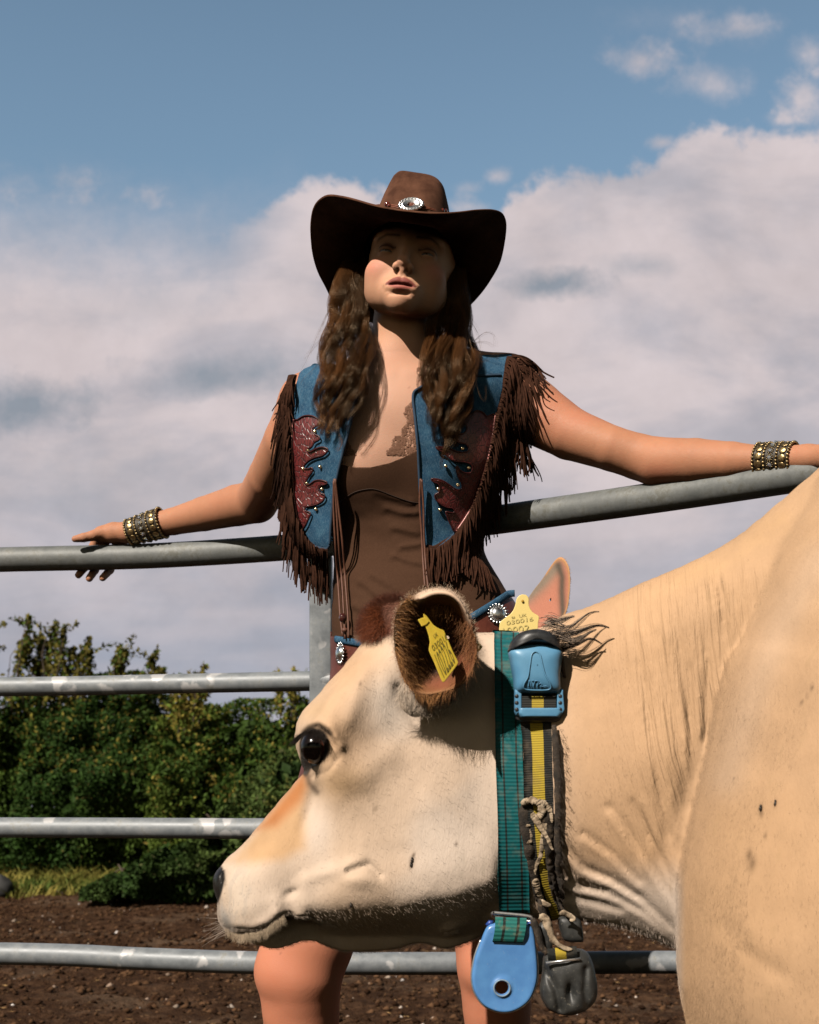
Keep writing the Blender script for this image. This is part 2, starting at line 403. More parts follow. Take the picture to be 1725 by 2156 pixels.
def simple(name, col, rough=0.6, metal=0.0, nscale=60, var=0.25, bump=0.2, bdist=0.0005, **kw):
    t = NT(name); v = t.coord(); n = t.noise(v, nscale, 5, 0.6)
    d = tuple(c * (1 - var) for c in col); l = tuple(min(1, c * (1 + var)) for c in col)
    t.set(Base_Color=t.ramp(n, [(0.3, d), (0.7, l)]), Roughness=rough, Metallic=metal, **kw); t.bump(n, bump, bdist); return t.m
# ---------------------------------------------------------------- ground
def ground_h(x, y):
    p = np.stack([x, y, np.zeros_like(x)], -1)
    h = 0.045 * vnoise(p, 1.3, 3, 1) + 0.028 * vnoise(p, 5.5, 4, 2) + 0.020 * np.abs(vnoise(p, 17, 3, 3)) + 0.008 * vnoise(p, 48, 2, 9)
    far = sstep(y, 10.2, 12.5)                               # the bank the hedge grows on
    return (h - 0.03) * sstep(y, 2.4, 4.0) * (1 - 0.6 * sstep(y, 12, 15)) + far * 0.10
def mk_ground():
    t = NT('mud'); v = t.coord(); n1 = t.noise(v, 1.1, 4, .6); n2 = t.noise(v, 14, 6, .65); n3 = t.noise(v, 75, 4, .7)
    c = t.ramp(n2, [(.32, (.020, .0088, .0042)), (.52, (.070, .034, .0165)), (.72, (.175, .095, .052))])
    pale = t.ramp(t.math('ADD', n1, t.math('MULTIPLY', n3, .35)), [(.70, 0.0), (.88, 1.0)])
    c = t.mix(t.math('MULTIPLY', pale, .6), c, (.24, .165, .11)); c = t.mix(t.math('MULTIPLY', n3, .5), c, (.06, .036, .025), 'MIX')
    t.b.inputs['Specular IOR Level'].default_value = .05; t.set(Base_Color=c, Roughness=.97); t.bump(t.math('ADD', n2, t.math('MULTIPLY', n3, .6)), 1.0, .035)
    xs = np.unique(np.r_[-400, -120, -40, -20, -12, -8, np.arange(-5.2, 4.6, .03), 6, 9, 14, 25, 60, 150, 400])
    ys = np.unique(np.r_[-60, -15, -4, 0, 1.5, np.arange(2.4, 12.6, .03), 13, 14, 16, 20, 30, 60, 150, 500, 1500])
    X, Y = np.meshgrid(xs, ys, indexing='ij'); Z = ground_h(X, Y)
    i = np.arange(X.size).reshape(X.shape)
    Q = np.stack([i[:-1, :-1], i[1:, :-1], i[1:, 1:], i[:-1, 1:]], -1).reshape(-1, 4)
    mesh('ground', np.stack([X, Y, Z], -1).reshape(-1, 3), Q, t.m, kind='structure')
    # stones, clods and straw lying on the mud
    base = np.array([[0, 0, 1], [1, 0, 0], [0, 1, 0], [-1, 0, 0], [0, -1, 0], [0, 0, -1]], float)
    def scatter(name, n, smin_, smax_, cols, aspect, label):
        y = 3.2 + 8.0 * rng.random(n) ** .8; x = (rng.random(n) - .5) * (1.5 + .8 * y); s = smin_ + (smax_ - smin_) * rng.random(n) ** 3
        z = ground_h(x, y); th = rng.random(n) * 6.28
        ax = np.stack([np.cos(th), np.sin(th), 0 * th], 1); ay = np.stack([-np.sin(th), np.cos(th), (rng.random(n) - .5) * .5], 1)
        P = np.stack([x, y, z + s * aspect[2] * .5], 1)
        b = base[None] * (0.65 + 0.7 * rng.random((n, 6, 1))) * s[:, None, None]
        V = P[:, None] + b[..., :1] * ax[:, None] * aspect[0] + b[..., 1:2] * ay[:, None] * aspect[1] + b[..., 2:] * np.array([0, 0, 1]) * aspect[2]
        f = np.array([[0, 1, 2], [0, 2, 3], [0, 3, 4], [0, 4, 1], [5, 2, 1], [5, 3, 2], [5, 4, 3], [5, 1, 4]])
        Fc = (np.arange(n)[:, None, None] * 6 + f[None]).reshape(-1, 3)
        cc = np.array(cols)[rng.integers(0, len(cols), n)] * (0.7 + .6 * rng.random((n, 1)))
        m = NT(name + '_mat'); m.b.inputs['Specular IOR Level'].default_value = .1; m.set(Base_Color=m.attr(), Roughness=.95)
        o = mesh(name, V.reshape(-1, 3), Fc, m.m, smooth=True, fcols=np.repeat(cc, 8, 0)); put(o, label, name, kind='stuff')
    scatter('mud_clods', 34000, .003, .022, [(.042, .020, .010), (.095, .050, .026), (.064, .033, .017), (.026, .012, .006)], (1, 1, .6), 'brown clods of churned mud scattered over the yard')
    scatter('pebbles', 900, .005, .022, [(.45, .38, .33), (.36, .28, .22), (.5, .46, .44), (.28, .2, .15)], (1, .8, .6), 'small pale stones scattered over the mud')
    scatter('straw', 4000, .008, .030, [(.4, .25, .11), (.32, .19, .09), (.2, .12, .07)], (1.0, .08, .08), 'bits of straw and twig lying on the mud')
mk_ground()
# ---------------------------------------------------------------- grass and hedge
def leaf_mat(name):
    t = NT(name); t.b.inputs['Specular IOR Level'].default_value = .2; t.set(Base_Color=t.attr(), Roughness=.75)
    tr = t.N.new('ShaderNodeBsdfTranslucent'); t.L.new(t.attr(), tr.inputs[0]); mx = t.N.new('ShaderNodeMixShader'); mx.inputs[0].default_value = .22
    t.L.new(t.b.outputs[0], mx.inputs[1]); t.L.new(tr.outputs[0], mx.inputs[2]); t.L.new(mx.outputs[0], t.out.inputs[0]); return t.m
LEAF = leaf_mat('leaf')
def mk_grass():
    n = 26000; y = 9.75 + 2.6 * rng.random(n); x = -8 + 13 * rng.random(n)
    P = np.stack([x, y, 0 * x], -1); lim = 10.6 + .45 * vnoise(P, .9, 3, 4) - .35 * sstep(x, -2.5, -1.2)
    k = (y > lim - .15) & (vnoise(P, 3.5, 2, 5) > -.45 + 1.2 * sstep(lim - y, -.2, .25)); x, y = x[k], y[k]; n = len(x)
    h = (.05 + .11 * rng.random(n)) * (1 + .5 * vnoise(np.stack([x, y, 0 * x], -1), 2.5, 2, 6)); th = rng.random(n) * 6.28; w = .006 + .006 * rng.random(n)
    b = np.stack([x, y, ground_h(x, y) - .01], 1); a = np.stack([np.cos(th), np.sin(th), 0 * th], 1); ln = rng.normal(0, .55, (n, 2)) * h[:, None]
    up = np.stack([ln[:, 0] * .5, ln[:, 1] * .5, h * .6], 1); tip = np.stack([ln[:, 0] * 1.6, ln[:, 1] * 1.6, h], 1)
    V = np.stack([b - a * w[:, None], b + a * w[:, None], b + up + a * w[:, None] * .7, b + up - a * w[:, None] * .7, b + tip], 1).reshape(-1, 3)
    i = np.arange(n)[:, None] * 5; Fc = np.concatenate([i + [0, 1, 2], i + [0, 2, 3], i + [3, 2, 4]])
    v = sstep(vnoise(np.stack([x, y, 0 * x], -1), 2.2, 3, 8), -.35, .35)[:, None]
    c = (1 - v) * np.array([.07, .12, .02]) + v * np.array([.30, .24, .055]); c = c * (.7 + .6 * rng.random((n, 1)))
    o = mesh('grass', V, Fc, LEAF, fcols=np.tile(c, (3, 1))); put(o, 'rough strip of green and straw coloured grass along the hedge foot', 'grass', kind='stuff')
mk_grass()
def leaves(P, size, base, spread=.9):
    """one folded leaf (two triangles) per point"""
    n = len(P); d = rng.normal(size=(n, 3)); d[:, 2] += .3; d /= np.linalg.norm(d, axis=1)[:, None]
    e = np.cross(d, rng.normal(size=(n, 3))); e /= np.linalg.norm(e, axis=1)[:, None]; nn = np.cross(d, e)
    s = size * (.6 + .8 * rng.random(n))[:, None]
    V = np.stack([P - d * s, P + e * s * .5 + nn * s * .18, P + d * s, P - e * s * .5 + nn * s * .18], 1).reshape(-1, 3)
    i = np.arange(n)[:, None] * 4; return V, np.concatenate([i + [0, 1, 2], i + [0, 2, 3]]), np.concatenate([base, base])
def twigs(starts, ends, r):
    n = len(starts); t = np.linspace(0, 1, 6)[None, :, None]; P = starts[:, None] * (1 - t) + ends[:, None] * t
    ln = np.linalg.norm(ends - starts, axis=1)[:, None, None]
    P = P + np.sin(t * 3.1) * rng.normal(0, .08, (n, 1, 3)) * ln + (t > 0) * (t < 1) * rng.normal(0, .018, P.shape) * ln
    return tubes(P, np.asarray(r)[:, None] * (1 - .75 * t[..., 0]), 4)
BARK = simple('bark', (.085, .062, .045), .9, nscale=40, bump=.5, bdist=.004)
def shrub(name, label, cat, x0, x1, y0, y1, topf, n, size, pal, sprigs=(), zmin=.03, group=None, seed=0, nb=70, thr=-.12):
    """topf(x) height of the outline; leaves fill clumps of the volume, dense near the camera-side face and top"""
    root = empty(name, ((x0 + x1) / 2, (y0 + y1) / 2, 0), label, cat, group)
    m = int(n * 2.6); x = x0 + (x1 - x0) * rng.random(m); hh = topf(x); z = zmin + (hh - zmin) * rng.random(m) ** .8
    P0 = np.stack([x, 0 * x, z], -1)
    face = y0 + .28 * (y1 - y0) * (1 + 1.3 * vnoise(P0, 1.7, 2, 10 + seed) + .5 * vnoise(P0, 5, 2, 11 + seed)) + (y1 - y0) * .45 * (z / hh.max()) ** 3   # front face bulges
    y = face + (y1 - face) * rng.random(m) ** 2.4
    P = np.stack([x, y, z], -1)
    top = topf(x) * (1 + .06 * vnoise(P, 2.2, 2, 12 + seed)) + .10 * vnoise(P, 7, 3, 13 + seed)
    dens = vnoise(P, 3.1, 3, 14 + seed) + .55 * vnoise(P, 9, 2, 15 + seed)
    k = (z < top) & (dens > thr + .25 * (z > top - .25) * (z > .8)); P = P[k][:n]; x, y, z = P.T
    tone = sstep(vnoise(P, 1.6, 3, 16 + seed) + .25 * (z / hh.max() - .5), -.4, .5); r = rng.random(len(P))
    pal = np.array(pal, float); c = pal[0] * (1 - tone[:, None]) + pal[1] * tone[:, None]
    y_tip = (r > .90) & (z > .45 * hh.max()); c[y_tip] = pal[2]; c[(r < .03)] = pal[3]
    c = c * (.65 + .7 * rng.random((len(P), 1)))
    parts = [leaves(P, size, c)]; tw_s, tw_e, tw_r = [], [], []
    m2 = int(n * .22); x2 = x0 + (x1 - x0) * rng.random(m2); z2_ = zmin + (topf(x2) * .86 - zmin) * rng.random(m2); y2 = y0 + (y1 - y0) * (.5 + .4 * rng.random(m2)); parts.append(leaves(np.stack([x2, y2, z2_], 1), size * 2.3, pal[0] * (.55 + .5 * rng.random((m2, 1)))))   # large filler leaves deep inside, coloured darker to paint the bush's inner shade
    for (sx, sy, tx, tz) in sprigs:                     # leafy shoots standing above the outline
        a = np.array([sx, (y0 + y1) / 2, topf(np.array([sx]))[0] - .25]); b = np.array([tx, (y0 + y1) / 2 + sy, tz]); tw_s.append(a); tw_e.append(b); tw_r.append(.008)
        q = int(110 + 260 * np.linalg.norm(b - a)); t = rng.random(q) ** .8; Q = a + (b - a) * t[:, None] + rng.normal(0, .035, (q, 3)) * (1.25 - t)[:, None] * 1.2
        for kx in range(5):                              # side shoots
            t0 = .3 + .65 * rng.random(); s0 = a + (b - a) * t0; e0 = s0 + np.array([rng.normal(0, .10), rng.normal(0, .06), .04 + .13 * rng.random()]); tw_s.append(s0); tw_e.append(e0); tw_r.append(.004)
            Q = np.concatenate([Q, s0 + (e0 - s0) * rng.random((30, 1)) + rng.normal(0, .018, (30, 3))])
        rr = rng.random((len(Q), 1)); cc = np.where(rr > .55, pal[2], np.where(rr > .25, pal[1], pal[3])) * (.7 + .6 * rng.random((len(Q), 1)))
        parts.append(leaves(Q, size * 1.1, cc))
    V, Fc = join([(a, b) for a, b, _ in parts]); mesh('foliage', V, Fc, LEAF, root, fcols=np.concatenate([c for *_, c in parts]))
    # woody stems rising and forking inside
    sx = x0 + (x1 - x0) * rng.random(nb); sy = y0 + (y1 - y0) * (.55 + .4 * rng.random(nb)); hz = topf(sx)
    S_ = np.stack([sx, sy, 0 * sx], 1); E_ = S_ + np.stack([rng.normal(0, .35, nb), rng.normal(.0, .1, nb), hz * (.6 + .3 * rng.random(nb))], 1)
    j = rng.integers(0, nb, nb * 3); t = (.25 + .6 * rng.random(nb * 3))[:, None]; s2 = S_[j] * (1 - t) + E_[j] * t; e2 = s2 + np.stack([rng.normal(0, .35, nb * 3), rng.normal(.0, .18, nb * 3), .1 + .35 * rng.random(nb * 3)], 1)
    e2[:, 2] = np.minimum(e2[:, 2], topf(e2[:, 0]) * .97)
    V, Q = twigs(np.concatenate([S_, s2]), np.concatenate([E_, e2]), np.r_[np.full(nb, .022), np.full(nb * 3, .009)]); mesh('branches', V, Q, BARK, root)
    if tw_s:
        V, Q = twigs(np.array(tw_s), np.array(tw_e), tw_r); mesh('shoots', V, Q, BARK, root)
    return root
def top_from_px(pts, D):
    xs = [(p[0] - CX) * D / F for p in pts]; zs = [CH + (HY - p[1]) * D / F for p in pts]
    return lambda x: np.interp(x, xs, zs)
D_H = 12.0
px2x = lambda px, D=D_H: (px - CX) * D / F
zz = lambda py, D=D_H: CH + (HY - py) * D / F
def mk_hedges():
    t1 = top_from_px([(-1100, 1330), (-300, 1390), (-60, 1430), (10, 1425), (60, 1408), (130, 1400), (200, 1392), (255, 1388), (285, 1425), (320, 1450), (440, 1475)], D_H)
    sp = [(px2x(8), 0, px2x(18), zz(1277)), (px2x(60), .1, px2x(72), zz(1283)), (px2x(75), -.1, px2x(103), zz(1300)), (px2x(120), 0, px2x(152), zz(1322)), (px2x(95), 0, px2x(118), zz(1345)), (px2x(-20), 0, px2x(2), zz(1330)),
          (px2x(215), 0, px2x(218), zz(1345)), (px2x(200), 0, px2x(232), zz(1352)), (px2x(275), 0, px2x(293), zz(1362)), (px2x(280), 0, px2x(318), zz(1390)), (px2x(-90), 0, px2x(-60), zz(1290)), (px2x(40), .2, px2x(50), zz(1330)), (px2x(140), .1, px2x(150), zz(1350)), (px2x(20), .2, px2x(35), zz(1310))]
    shrub('tall_hedge_bush', 'tall dark green thorn bush with spiky shoots at the left end', 'bush', px2x(-1100), px2x(430), 11.7, 13.6, t1, 150000, .024,
          [(.026, .060, .009), (.075, .125, .018), (.20, .17, .03), (.13, .11, .03)], sp, seed=1, nb=26, thr=-.34)
    t2 = top_from_px([(280, 1500), (330, 1478), (400, 1462), (470, 1448), (560, 1442), (640, 1450), (700, 1470), (900, 1490), (1500, 1480), (2400, 1450)], 11.4)
    x2 = lambda px: px2x(px, 11.4); z2 = lambda py: zz(py, 11.4)
    sp = [(x2(348), 0, x2(340), z2(1412)), (x2(360), 0, x2(365), z2(1418)), (x2(392), 0, x2(405), z2(1383)), (x2(380), 0, x2(388), z2(1402)), (x2(600), 0, x2(606), z2(1395)), (x2(575), 0, x2(572), z2(1430))]
    shrub('hawthorn_hedge', 'yellow green hawthorn hedge with orange tips behind the gate post', 'hedge', x2(290), x2(2400), 11.1, 13.0, t2, 150000, .0225,
          [(.045, .085, .012), (.13, .175, .026), (.27, .22, .04), (.20, .15, .035)], sp, seed=4, nb=26, thr=-.36)
    x3 = lambda px: px2x(px, 10.4)
    t3 = top_from_px([(170, 1880), (230, 1850), (300, 1815), (380, 1765), (460, 1700), (520, 1620), (600, 1560), (700, 1560), (900, 1640), (1300, 1800), (1500, 1850)], 10.4)
    shrub('bramble_bush', 'low leafy green bramble spilling onto the mud behind the cow muzzle', 'bush', x3(190), x3(1500), 9.95, 11.3, t3, 70000, .0235,
          [(.030, .062, .012), (.09, .135, .032), (.19, .20, .05), (.10, .11, .04)], (), seed=8, nb=16, thr=-.3)
mk_hedges()
# unidentified dark thing with a pale patch by the hedge, modelled as a lump
def mk_lump():
    V, Q = sphere((0, 0, 0), (.13, .10, .10), 32, 20); V = V * (1 + .22 * vnoise(V, 9, 3, 3)[:, None]); c = W(-3, 1868, 10.9)
    t = NT('patchy_dark'); v = t.coord(); n = t.noise(v, 9, 5, .6); t.set(Base_Color=t.ramp(n, [(.5, (.03, .03, .03)), (.62, (.05, .045, .04)), (.66, (.42, .37, .33))]), Roughness=.8); t.bump(n, .5, .01)
    o = mesh('lump', V + c, Q, t.m); put(o, 'dark rounded unidentified lump with a pale patch beside the hedge', 'lump')
mk_lump()
# ---------------------------------------------------------------- galvanised gate
def mk_gate():
    t = NT('galvanised_steel'); v = t.coord(); n1 = t.noise(v, 28, 5, .65); n2 = t.noise(v, 160, 4, .7); n3 = t.noise(v, 9, 3, .5)
    c = t.ramp(n1, [(.3, (.15, .165, .180)), (.5, (.21, .228, .245)), (.7, (.29, .305, .320))])
    dirt = t.ramp(t.math('ADD', t.math('MULTIPLY', n1, .55), t.math('MULTIPLY', n2, .45)), [(.54, 0.0), (.64, 1.0)]); c = t.mix(t.math('MULTIPLY', dirt, .5), c, (.17, .16, .12))
    pv = t.N.new('ShaderNodeVectorMath'); pv.operation = 'ADD'; t.L.new(v, pv.inputs[0]); nv = t.N.new('ShaderNodeTexNoise'); nv.inputs['Scale'].default_value = 22; nv.inputs['Detail'].default_value = 4; t.L.new(v, nv.inputs['Vector']); sv = t.N.new('ShaderNodeVectorMath'); sv.operation = 'SCALE'; sv.inputs['Scale'].default_value = .09; t.L.new(nv.outputs['Color'], sv.inputs[0]); t.L.new(sv.outputs[0], pv.inputs[1]); patch = t.ramp(t.voro(pv.outputs[0], 15), [(.26, 1.0), (.34, 0.0)]); sel = t.ramp(n3, [(.50, 0.0), (.53, 1.0)])
    c = t.mix(t.math('MULTIPLY', t.math('MULTIPLY', patch, sel), .5), c, (.66, .64, .64))
    t.set(Base_Color=c, Roughness=t.ramp(n1, [(.3, .42), (.7, .6)]), Metallic=.12); t.bump(n2, .25, .0008)
    steel = t.m
    t = NT('weathered_steel'); v = t.coord(); n1 = t.noise(v, 20, 6, .7); n2 = t.noise(v, 120, 5, .75)
    c = t.ramp(n1, [(.3, (.095, .103, .102)), (.5, (.15, .158, .156)), (.72, (.235, .245, .242))]); dirt = t.ramp(t.math('ADD', t.math('MULTIPLY', n1, .5), t.math('MULTIPLY', n2, .5)), [(.50, 0.0), (.60, 1.0)]); c = t.mix(t.math('MULTIPLY', dirt, .55), c, (.085, .08, .055))
    t.set(Base_Color=c, Roughness=.55, Metallic=.1); t.bump(n2, .35, .001); dull = t.m
    root = empty('metal_gate', (-.18, 2.44, 0), 'galvanised steel field gate of round tubes behind the woman', 'gate')
    def rail(name, pts, d, K=28, n=160):
        P = spline([W(*p) for p in pts], n); V, Q = tubes(P, d / 2, K, ref=(0, 0, 1)); return mesh(name, V, Q, dull if name == 'top_rail' else steel, root, label='dirty dull grey top tube, smooth curve' if name == 'top_rail' else None)
    z = lambda D, h=1.205: HY - (h - CH) * F / D
    rail('top_rail', [(-900, z(2.72), 2.72), (-300, z(2.6), 2.6), (0, z(2.55), 2.55), (300, z(2.515), 2.515), (575, z(2.44), 2.44), (700, z(2.385), 2.385), (850, z(2.30), 2.30), (1100, z(2.17), 2.17), (1400, z(2.03), 2.03), (1725, z(1.885), 1.885), (2100, z(1.73), 1.73)], .0468)
    zr = lambda D, h: HY - (h - CH) * F / D
    rail('rail', [(-900, zr(2.66, .966), 2.66), (0, 1446, 2.53), (350, 1440, 2.48), (655, 1434, 2.43), (1100, 1425, 2.40), (2100, 1410, 2.34)], .0365)
    rail('rail', [(-900, zr(2.66, .69), 2.66), (0, 1742.5, 2.53), (550, 1745, 2.45), (1100, 1747, 2.42), (2100, 1750, 2.38)], .0385)
    rail('rail', [(-900, zr(2.66, .445), 2.66), (0, 2008, 2.53), (300, 2019, 2.49), (550, 2027.5, 2.46), (900, 2029, 2.46), (1250, 2027, 2.46), (1450, 2026.5, 2.45), (2100, 2030, 2.40)], .0425)
    # square upright with bevelled edges, from under the top rail down to the ground
    a = W(676.5, 1180, 2.43); hw = .0203; r = .004
    ring = []
    for cx_, cy_, a0 in ((hw - r, hw - r, 0), (-hw + r, hw - r, 90), (-hw + r, -hw + r, 180), (hw - r, -hw + r, 270)):
        for k in range(4):
            an = math.radians(a0 + 30 * k); ring.append((cx_ + r * math.cos(an), cy_ + r * math.sin(an)))
    ring = np.array(ring); zs = np.linspace(0, 1.188, 30); K = len(ring)
    V = np.concatenate([np.c_[ring + a[:2], np.full(K, q)] for q in zs]); i = np.arange(len(V)).reshape(-1, K); p, q = i[:-1], i[1:]
    mesh('upright', V, np.stack([p, np.roll(p, -1, 1), np.roll(q, -1, 1), q], -1).reshape(-1, 4), steel, root)
mk_gate()
# ---------------------------------------------------------------- cow
HEAD = [(850,1262),(831,1260),(808,1264),(786,1277),(771,1297),(765,1322),(764,1345),(759,1361),(744,1378),(721,1407),(692,1438),(672,1462),(652,1483),(637,1500),(627,1520),(622,1547),(624,1570),(631,1592),(637,1612),(643,1625),(623,1647),(602,1671),(570,1709),(535,1751),(511,1779),(482,1804),(468,1820),(460,1830),(451,1842),(449,1862),(453,1882),(459,1899),(458,1918),(463,1941),(479,1960),(498,1970),(514,1977),(532,1986),(553,1994),(577,1998),(602,1995),(619,1989),(637,1983),(658,1982),(676,1988),(700,1998),(728,2004),(763,2006),(798,2002),(833,2000),(858,1992),(883,1986),(911,1991),(939,1998),(974,1990),(1009,1974),(1037,1955),(1075,1900),(1085,1800),(1080,1600),(1060,1450),(1030,1370),(985,1333),(930,1310),(880,1295)]
NECK = [(900,1345),(985,1334),(1040,1333),(1115,1330),(1160,1312),(1190,1294),(1228,1283),(1292,1257),(1346,1231),(1399,1209),(1447,1188),(1501,1161),(1555,1129),(1603,1091),(1635,1064),(1673,1032),(1725,985),(1800,915),(1950,860),(2300,830),(2300,2200),(1560,2150),(1500,2060),(1442,2011),(1399,1987),(1356,1970),(1313,1954),(1265,1946),(1217,1938),(1170,1930),(1120,1935),(1075,1945),(1037,1955),(1000,1930),(950,1850),(900,1700),(860,1500)]
BODY = [(1740,985),(1700,1060),(1640,1161),(1587,1300),(1544,1397),(1520,1500),(1506,1579),(1490,1654),(1474,1724),(1458,1804),(1450,1858),(1447,1944),(1446,2051),(1455,2126),(1463,2160),(1500,2330),(1600,2480),(1900,2500),(2900,2500),(3250,2300),(3350,1900),(3350,1250),(3200,1010),(2900,900),(2300,858),(1950,862),(1800,915)]
DH, DB = 1.68, 1.45
def dneck(px): return np.interp(px, [900, 1050, 1250, 1500, 1750, 2300], [1.68, 1.665, 1.62, 1.55, 1.49, 1.45])
# half thickness (metres) of head, neck and trunk at image points
TH = tps(*zip(*[((455,1860),.034),((480,1870),.043),((520,1870),.056),((500,1945),.050),((545,1935),.060),((600,1960),.046),((575,1895),.066),((603,1884),.058),((650,1860),.062),((560,1775),.044),((560,1820),.058),((640,1740),.050),((600,1700),.036),((660,1660),.048),
  ((700,1800),.066),((850,1800),.080),((900,1700),.086),((1000,1750),.084),((800,1700),.076),((700,1690),.068),((690,1625),.080),((665,1580),.082),((640,1540),.070),((690,1510),.088),((650,1500),.060),((740,1420),.070),((760,1480),.086),((820,1400),.080),((740,1570),.084),((800,1560),.078),((850,1480),.074),((950,1580),.084),((1000,1400),.074),((1040,1650),.082),
  ((640,1925),.062),((700,1925),.063),((770,1930),.062),((850,1915),.067),((905,1895),.073),((960,1885),.078),((1030,1860),.080),((785,1310),.045),((810,1300),.055),((800,1335),.055),((700,1964),.028),((770,1967),.026),((850,1960),.030),((960,1950),.036),((1030,1930),.040),((600,1975),.030),((560,1985),.034),((650,1962),.026)]), reg=2e-3)
TN = tps(*zip(*[((950,1400),.050),((1050,1380),.060),((1050,1600),.074),((1050,1800),.060),((1100,1900),.040),((1180,1380),.062),((1200,1600),.092),((1200,1800),.072),((1220,1900),.045),((1400,1300),.085),((1400,1600),.100),((1380,1850),.070),((1550,1250),.082),((1520,1500),.082),((1500,1650),.078),((1480,1900),.075),((1700,1200),.095),((1750,1600),.09),((2000,1500),.10)]), reg=2e-3)
TB = tps(*zip(*[((1700,1100),.10),((1640,1250),.115),((1600,1400),.14),((1560,1700),.165),((1500,1950),.17),((1650,1900),.19),((1700,1500),.185),((1725,1250),.16),((1900,1300),.22),((1900,1700),.24),((2200,1600),.28),((2800,1600),.29),((3200,1500),.24),((1700,2300),.18),((2300,2300),.24),((3000,2300),.22),((2300,1000),.20),((3000,1000),.18)]), reg=2e-3)
def gb(px, py, cx, cy, sx, sy, a=0.0):
    c, s = math.cos(a), math.sin(a); u = (px - cx) * c + (py - cy) * s; v = -(px - cx) * s + (py - cy) * c
    return np.exp(-(u / sx) ** 2 - (v / sy) ** 2)
def ridge(px, py, pts, w):
    d = np.full(px.shape, 1e9)
    for (x0, y0), (x1, y1) in zip(pts[:-1], pts[1:]):
        ex, ey = x1 - x0, y1 - y0; t = np.clip(((px - x0) * ex + (py - y0) * ey) / (ex * ex + ey * ey), 0, 1)
        d = np.minimum(d, (px - x0 - ex * t) ** 2 + (py - y0 - ey * t) ** 2)
    return np.exp(-d / (w * w))
def mk_cow():
    h = 0.0032; lo = np.array([-.272, 1.08, .06]); n = (np.array([1.36, 1.88, 1.22]) - lo) / h; nx, ny, nz = n.astype(int)
    xs = lo[0] + np.arange(nx) * h; ys = lo[1] + np.arange(ny) * h; zs = lo[2] + np.arange(nz) * h
    X, Z = np.meshgrid(xs, zs, indexing='ij')
    def field(poly, Df, TPS, R, zoomD):
        wp = np.array([[(a - CX) * Df(a) / F, CH + (HY - b) * Df(a) / F] for a, b in spline(poly, 420, True)])
        xm, xM, zm, zM = wp[:, 0].min() - .03, wp[:, 0].max() + .03, wp[:, 1].min() - .03, wp[:, 1].max() + .03
        m = (X > xm) & (X < xM) & (Z > zm) & (Z < zM); d = np.full(X.shape, -.05); d[m] = poly_sd(X[m], Z[m], wp)
        px = CX + X * F / zoomD(X); py = HY - (Z - CH) * F / zoomD(X)
        T = np.zeros(X.shape); T[m] = np.maximum(TPS(px[m], py[m]), .012)
        e = np.clip(d / R, 0, 1); E = np.sqrt(np.clip(1 - (1 - e) ** 2, 0, 1))
        return np.where(d > 0, T * E, d), px, py
    Th, px, py = field(HEAD, lambda a: DH, TH, .038, lambda x: np.full(x.shape, DH - .075))
    # modelled detail of the near side, centred on what the photograph shows
    det = 0
    det = det + .010 * (gb(px, py, 668, 1572, 52, 60) - gb(px, py, 668, 1575, 36, 42))          # lids round the eye
    det = det - .024 * gb(px, py, 664, 1575, 26, 32)                                            # socket
    det = det + .006 * ridge(px, py, [(640, 1530), (665, 1517), (700, 1535), (722, 1575)], 9)   # brow fold
    det = det - .004 * ridge(px, py, [(640, 1545), (668, 1530), (695, 1548), (706, 1572)], 5)
    det = det - .004 * ridge(px, py, [(655, 1632), (690, 1622), (712, 1595)], 6)
    det = det + .0045 * ridge(px, py, [(690, 1655), (760, 1632), (810, 1590)], 34)               # facial crest
    det = det - .010 * gb(px, py, 655, 1690, 16, 60, .35)
    det = det - .007 * gb(px, py, 610, 1882, 22, 8, -.5)                                        # crease behind the lips
    det = det + .004 * gb(px, py, 635, 1868, 30, 14, -.4) + .004 * gb(px, py, 588, 1896, 24, 14, -.5)
    det = det - .006 * ridge(px, py, [(735, 1835), (775, 1820), (800, 1842)], 8)                # cheek dimple
    det = det + .006 * gb(px, py, 757, 1850, 36, 18) + .004 * ridge(px, py, [(640, 1850), (700, 1835), (745, 1818)], 12)
    det = det - .014 * ridge(px, py, [(518, 1974), (553, 1966), (575, 1953), (590, 1937), (608, 1928)], 5)       # mouth
    det = det + .007 * ridge(px, py, [(490, 1955), (530, 1958), (560, 1945), (580, 1925)], 13)
    det = det - .005 * gb(px, py, 652, 1935, 9, 22) + .004 * gb(px, py, 630, 1934, 14, 10)
    det = det + .002 * ridge(px, py, [(800, 1935), (850, 1912), (900, 1888), (960, 1883), (1030, 1855)], 20)     # jaw edge
    det = det + .012 * gb(px, py, 770, 1990, 46, 10) + .010 * gb(px, py, 950, 1968, 26, 14, -.4)
    det = det + .003 * ridge(px, py, [(770, 1360), (757, 1420), (745, 1480), (735, 1520)], 16) - .0025 * ridge(px, py, [(795, 1400), (790, 1450), (780, 1500)], 20)
    det = det + .004 * ridge(px, py, [(700, 1450), (690, 1480)], 20)
    det = det - .006 * ridge(px, py, [(838, 1450), (862, 1500), (890, 1540)], 12)
    det = det - .018 * gb(px, py, 585, 1982, 46, 15) - .012 * gb(px, py, 640, 1965, 40, 16)
    det = det + .0025 * vnoise(np.stack([px / 90, py / 90, 0 * px], -1), 1, 3, 21)
    det = det - .008 * gb(px, py, 457, 1858, 9, 22)                                             # nostril
    chin = sstep(poly_sd(px, py, [(512,1975),(553,1968),(577,1957),(592,1941),(608,1931),(640,1936),(668,1950),(670,2010),(500,2010)]), -3, 6); Th = np.where(Th > .004, Th * (1 - .55 * chin), Th)
    Th = np.where(Th > .004, np.maximum(Th + det * sstep(Th, .004, .03), .004), Th)
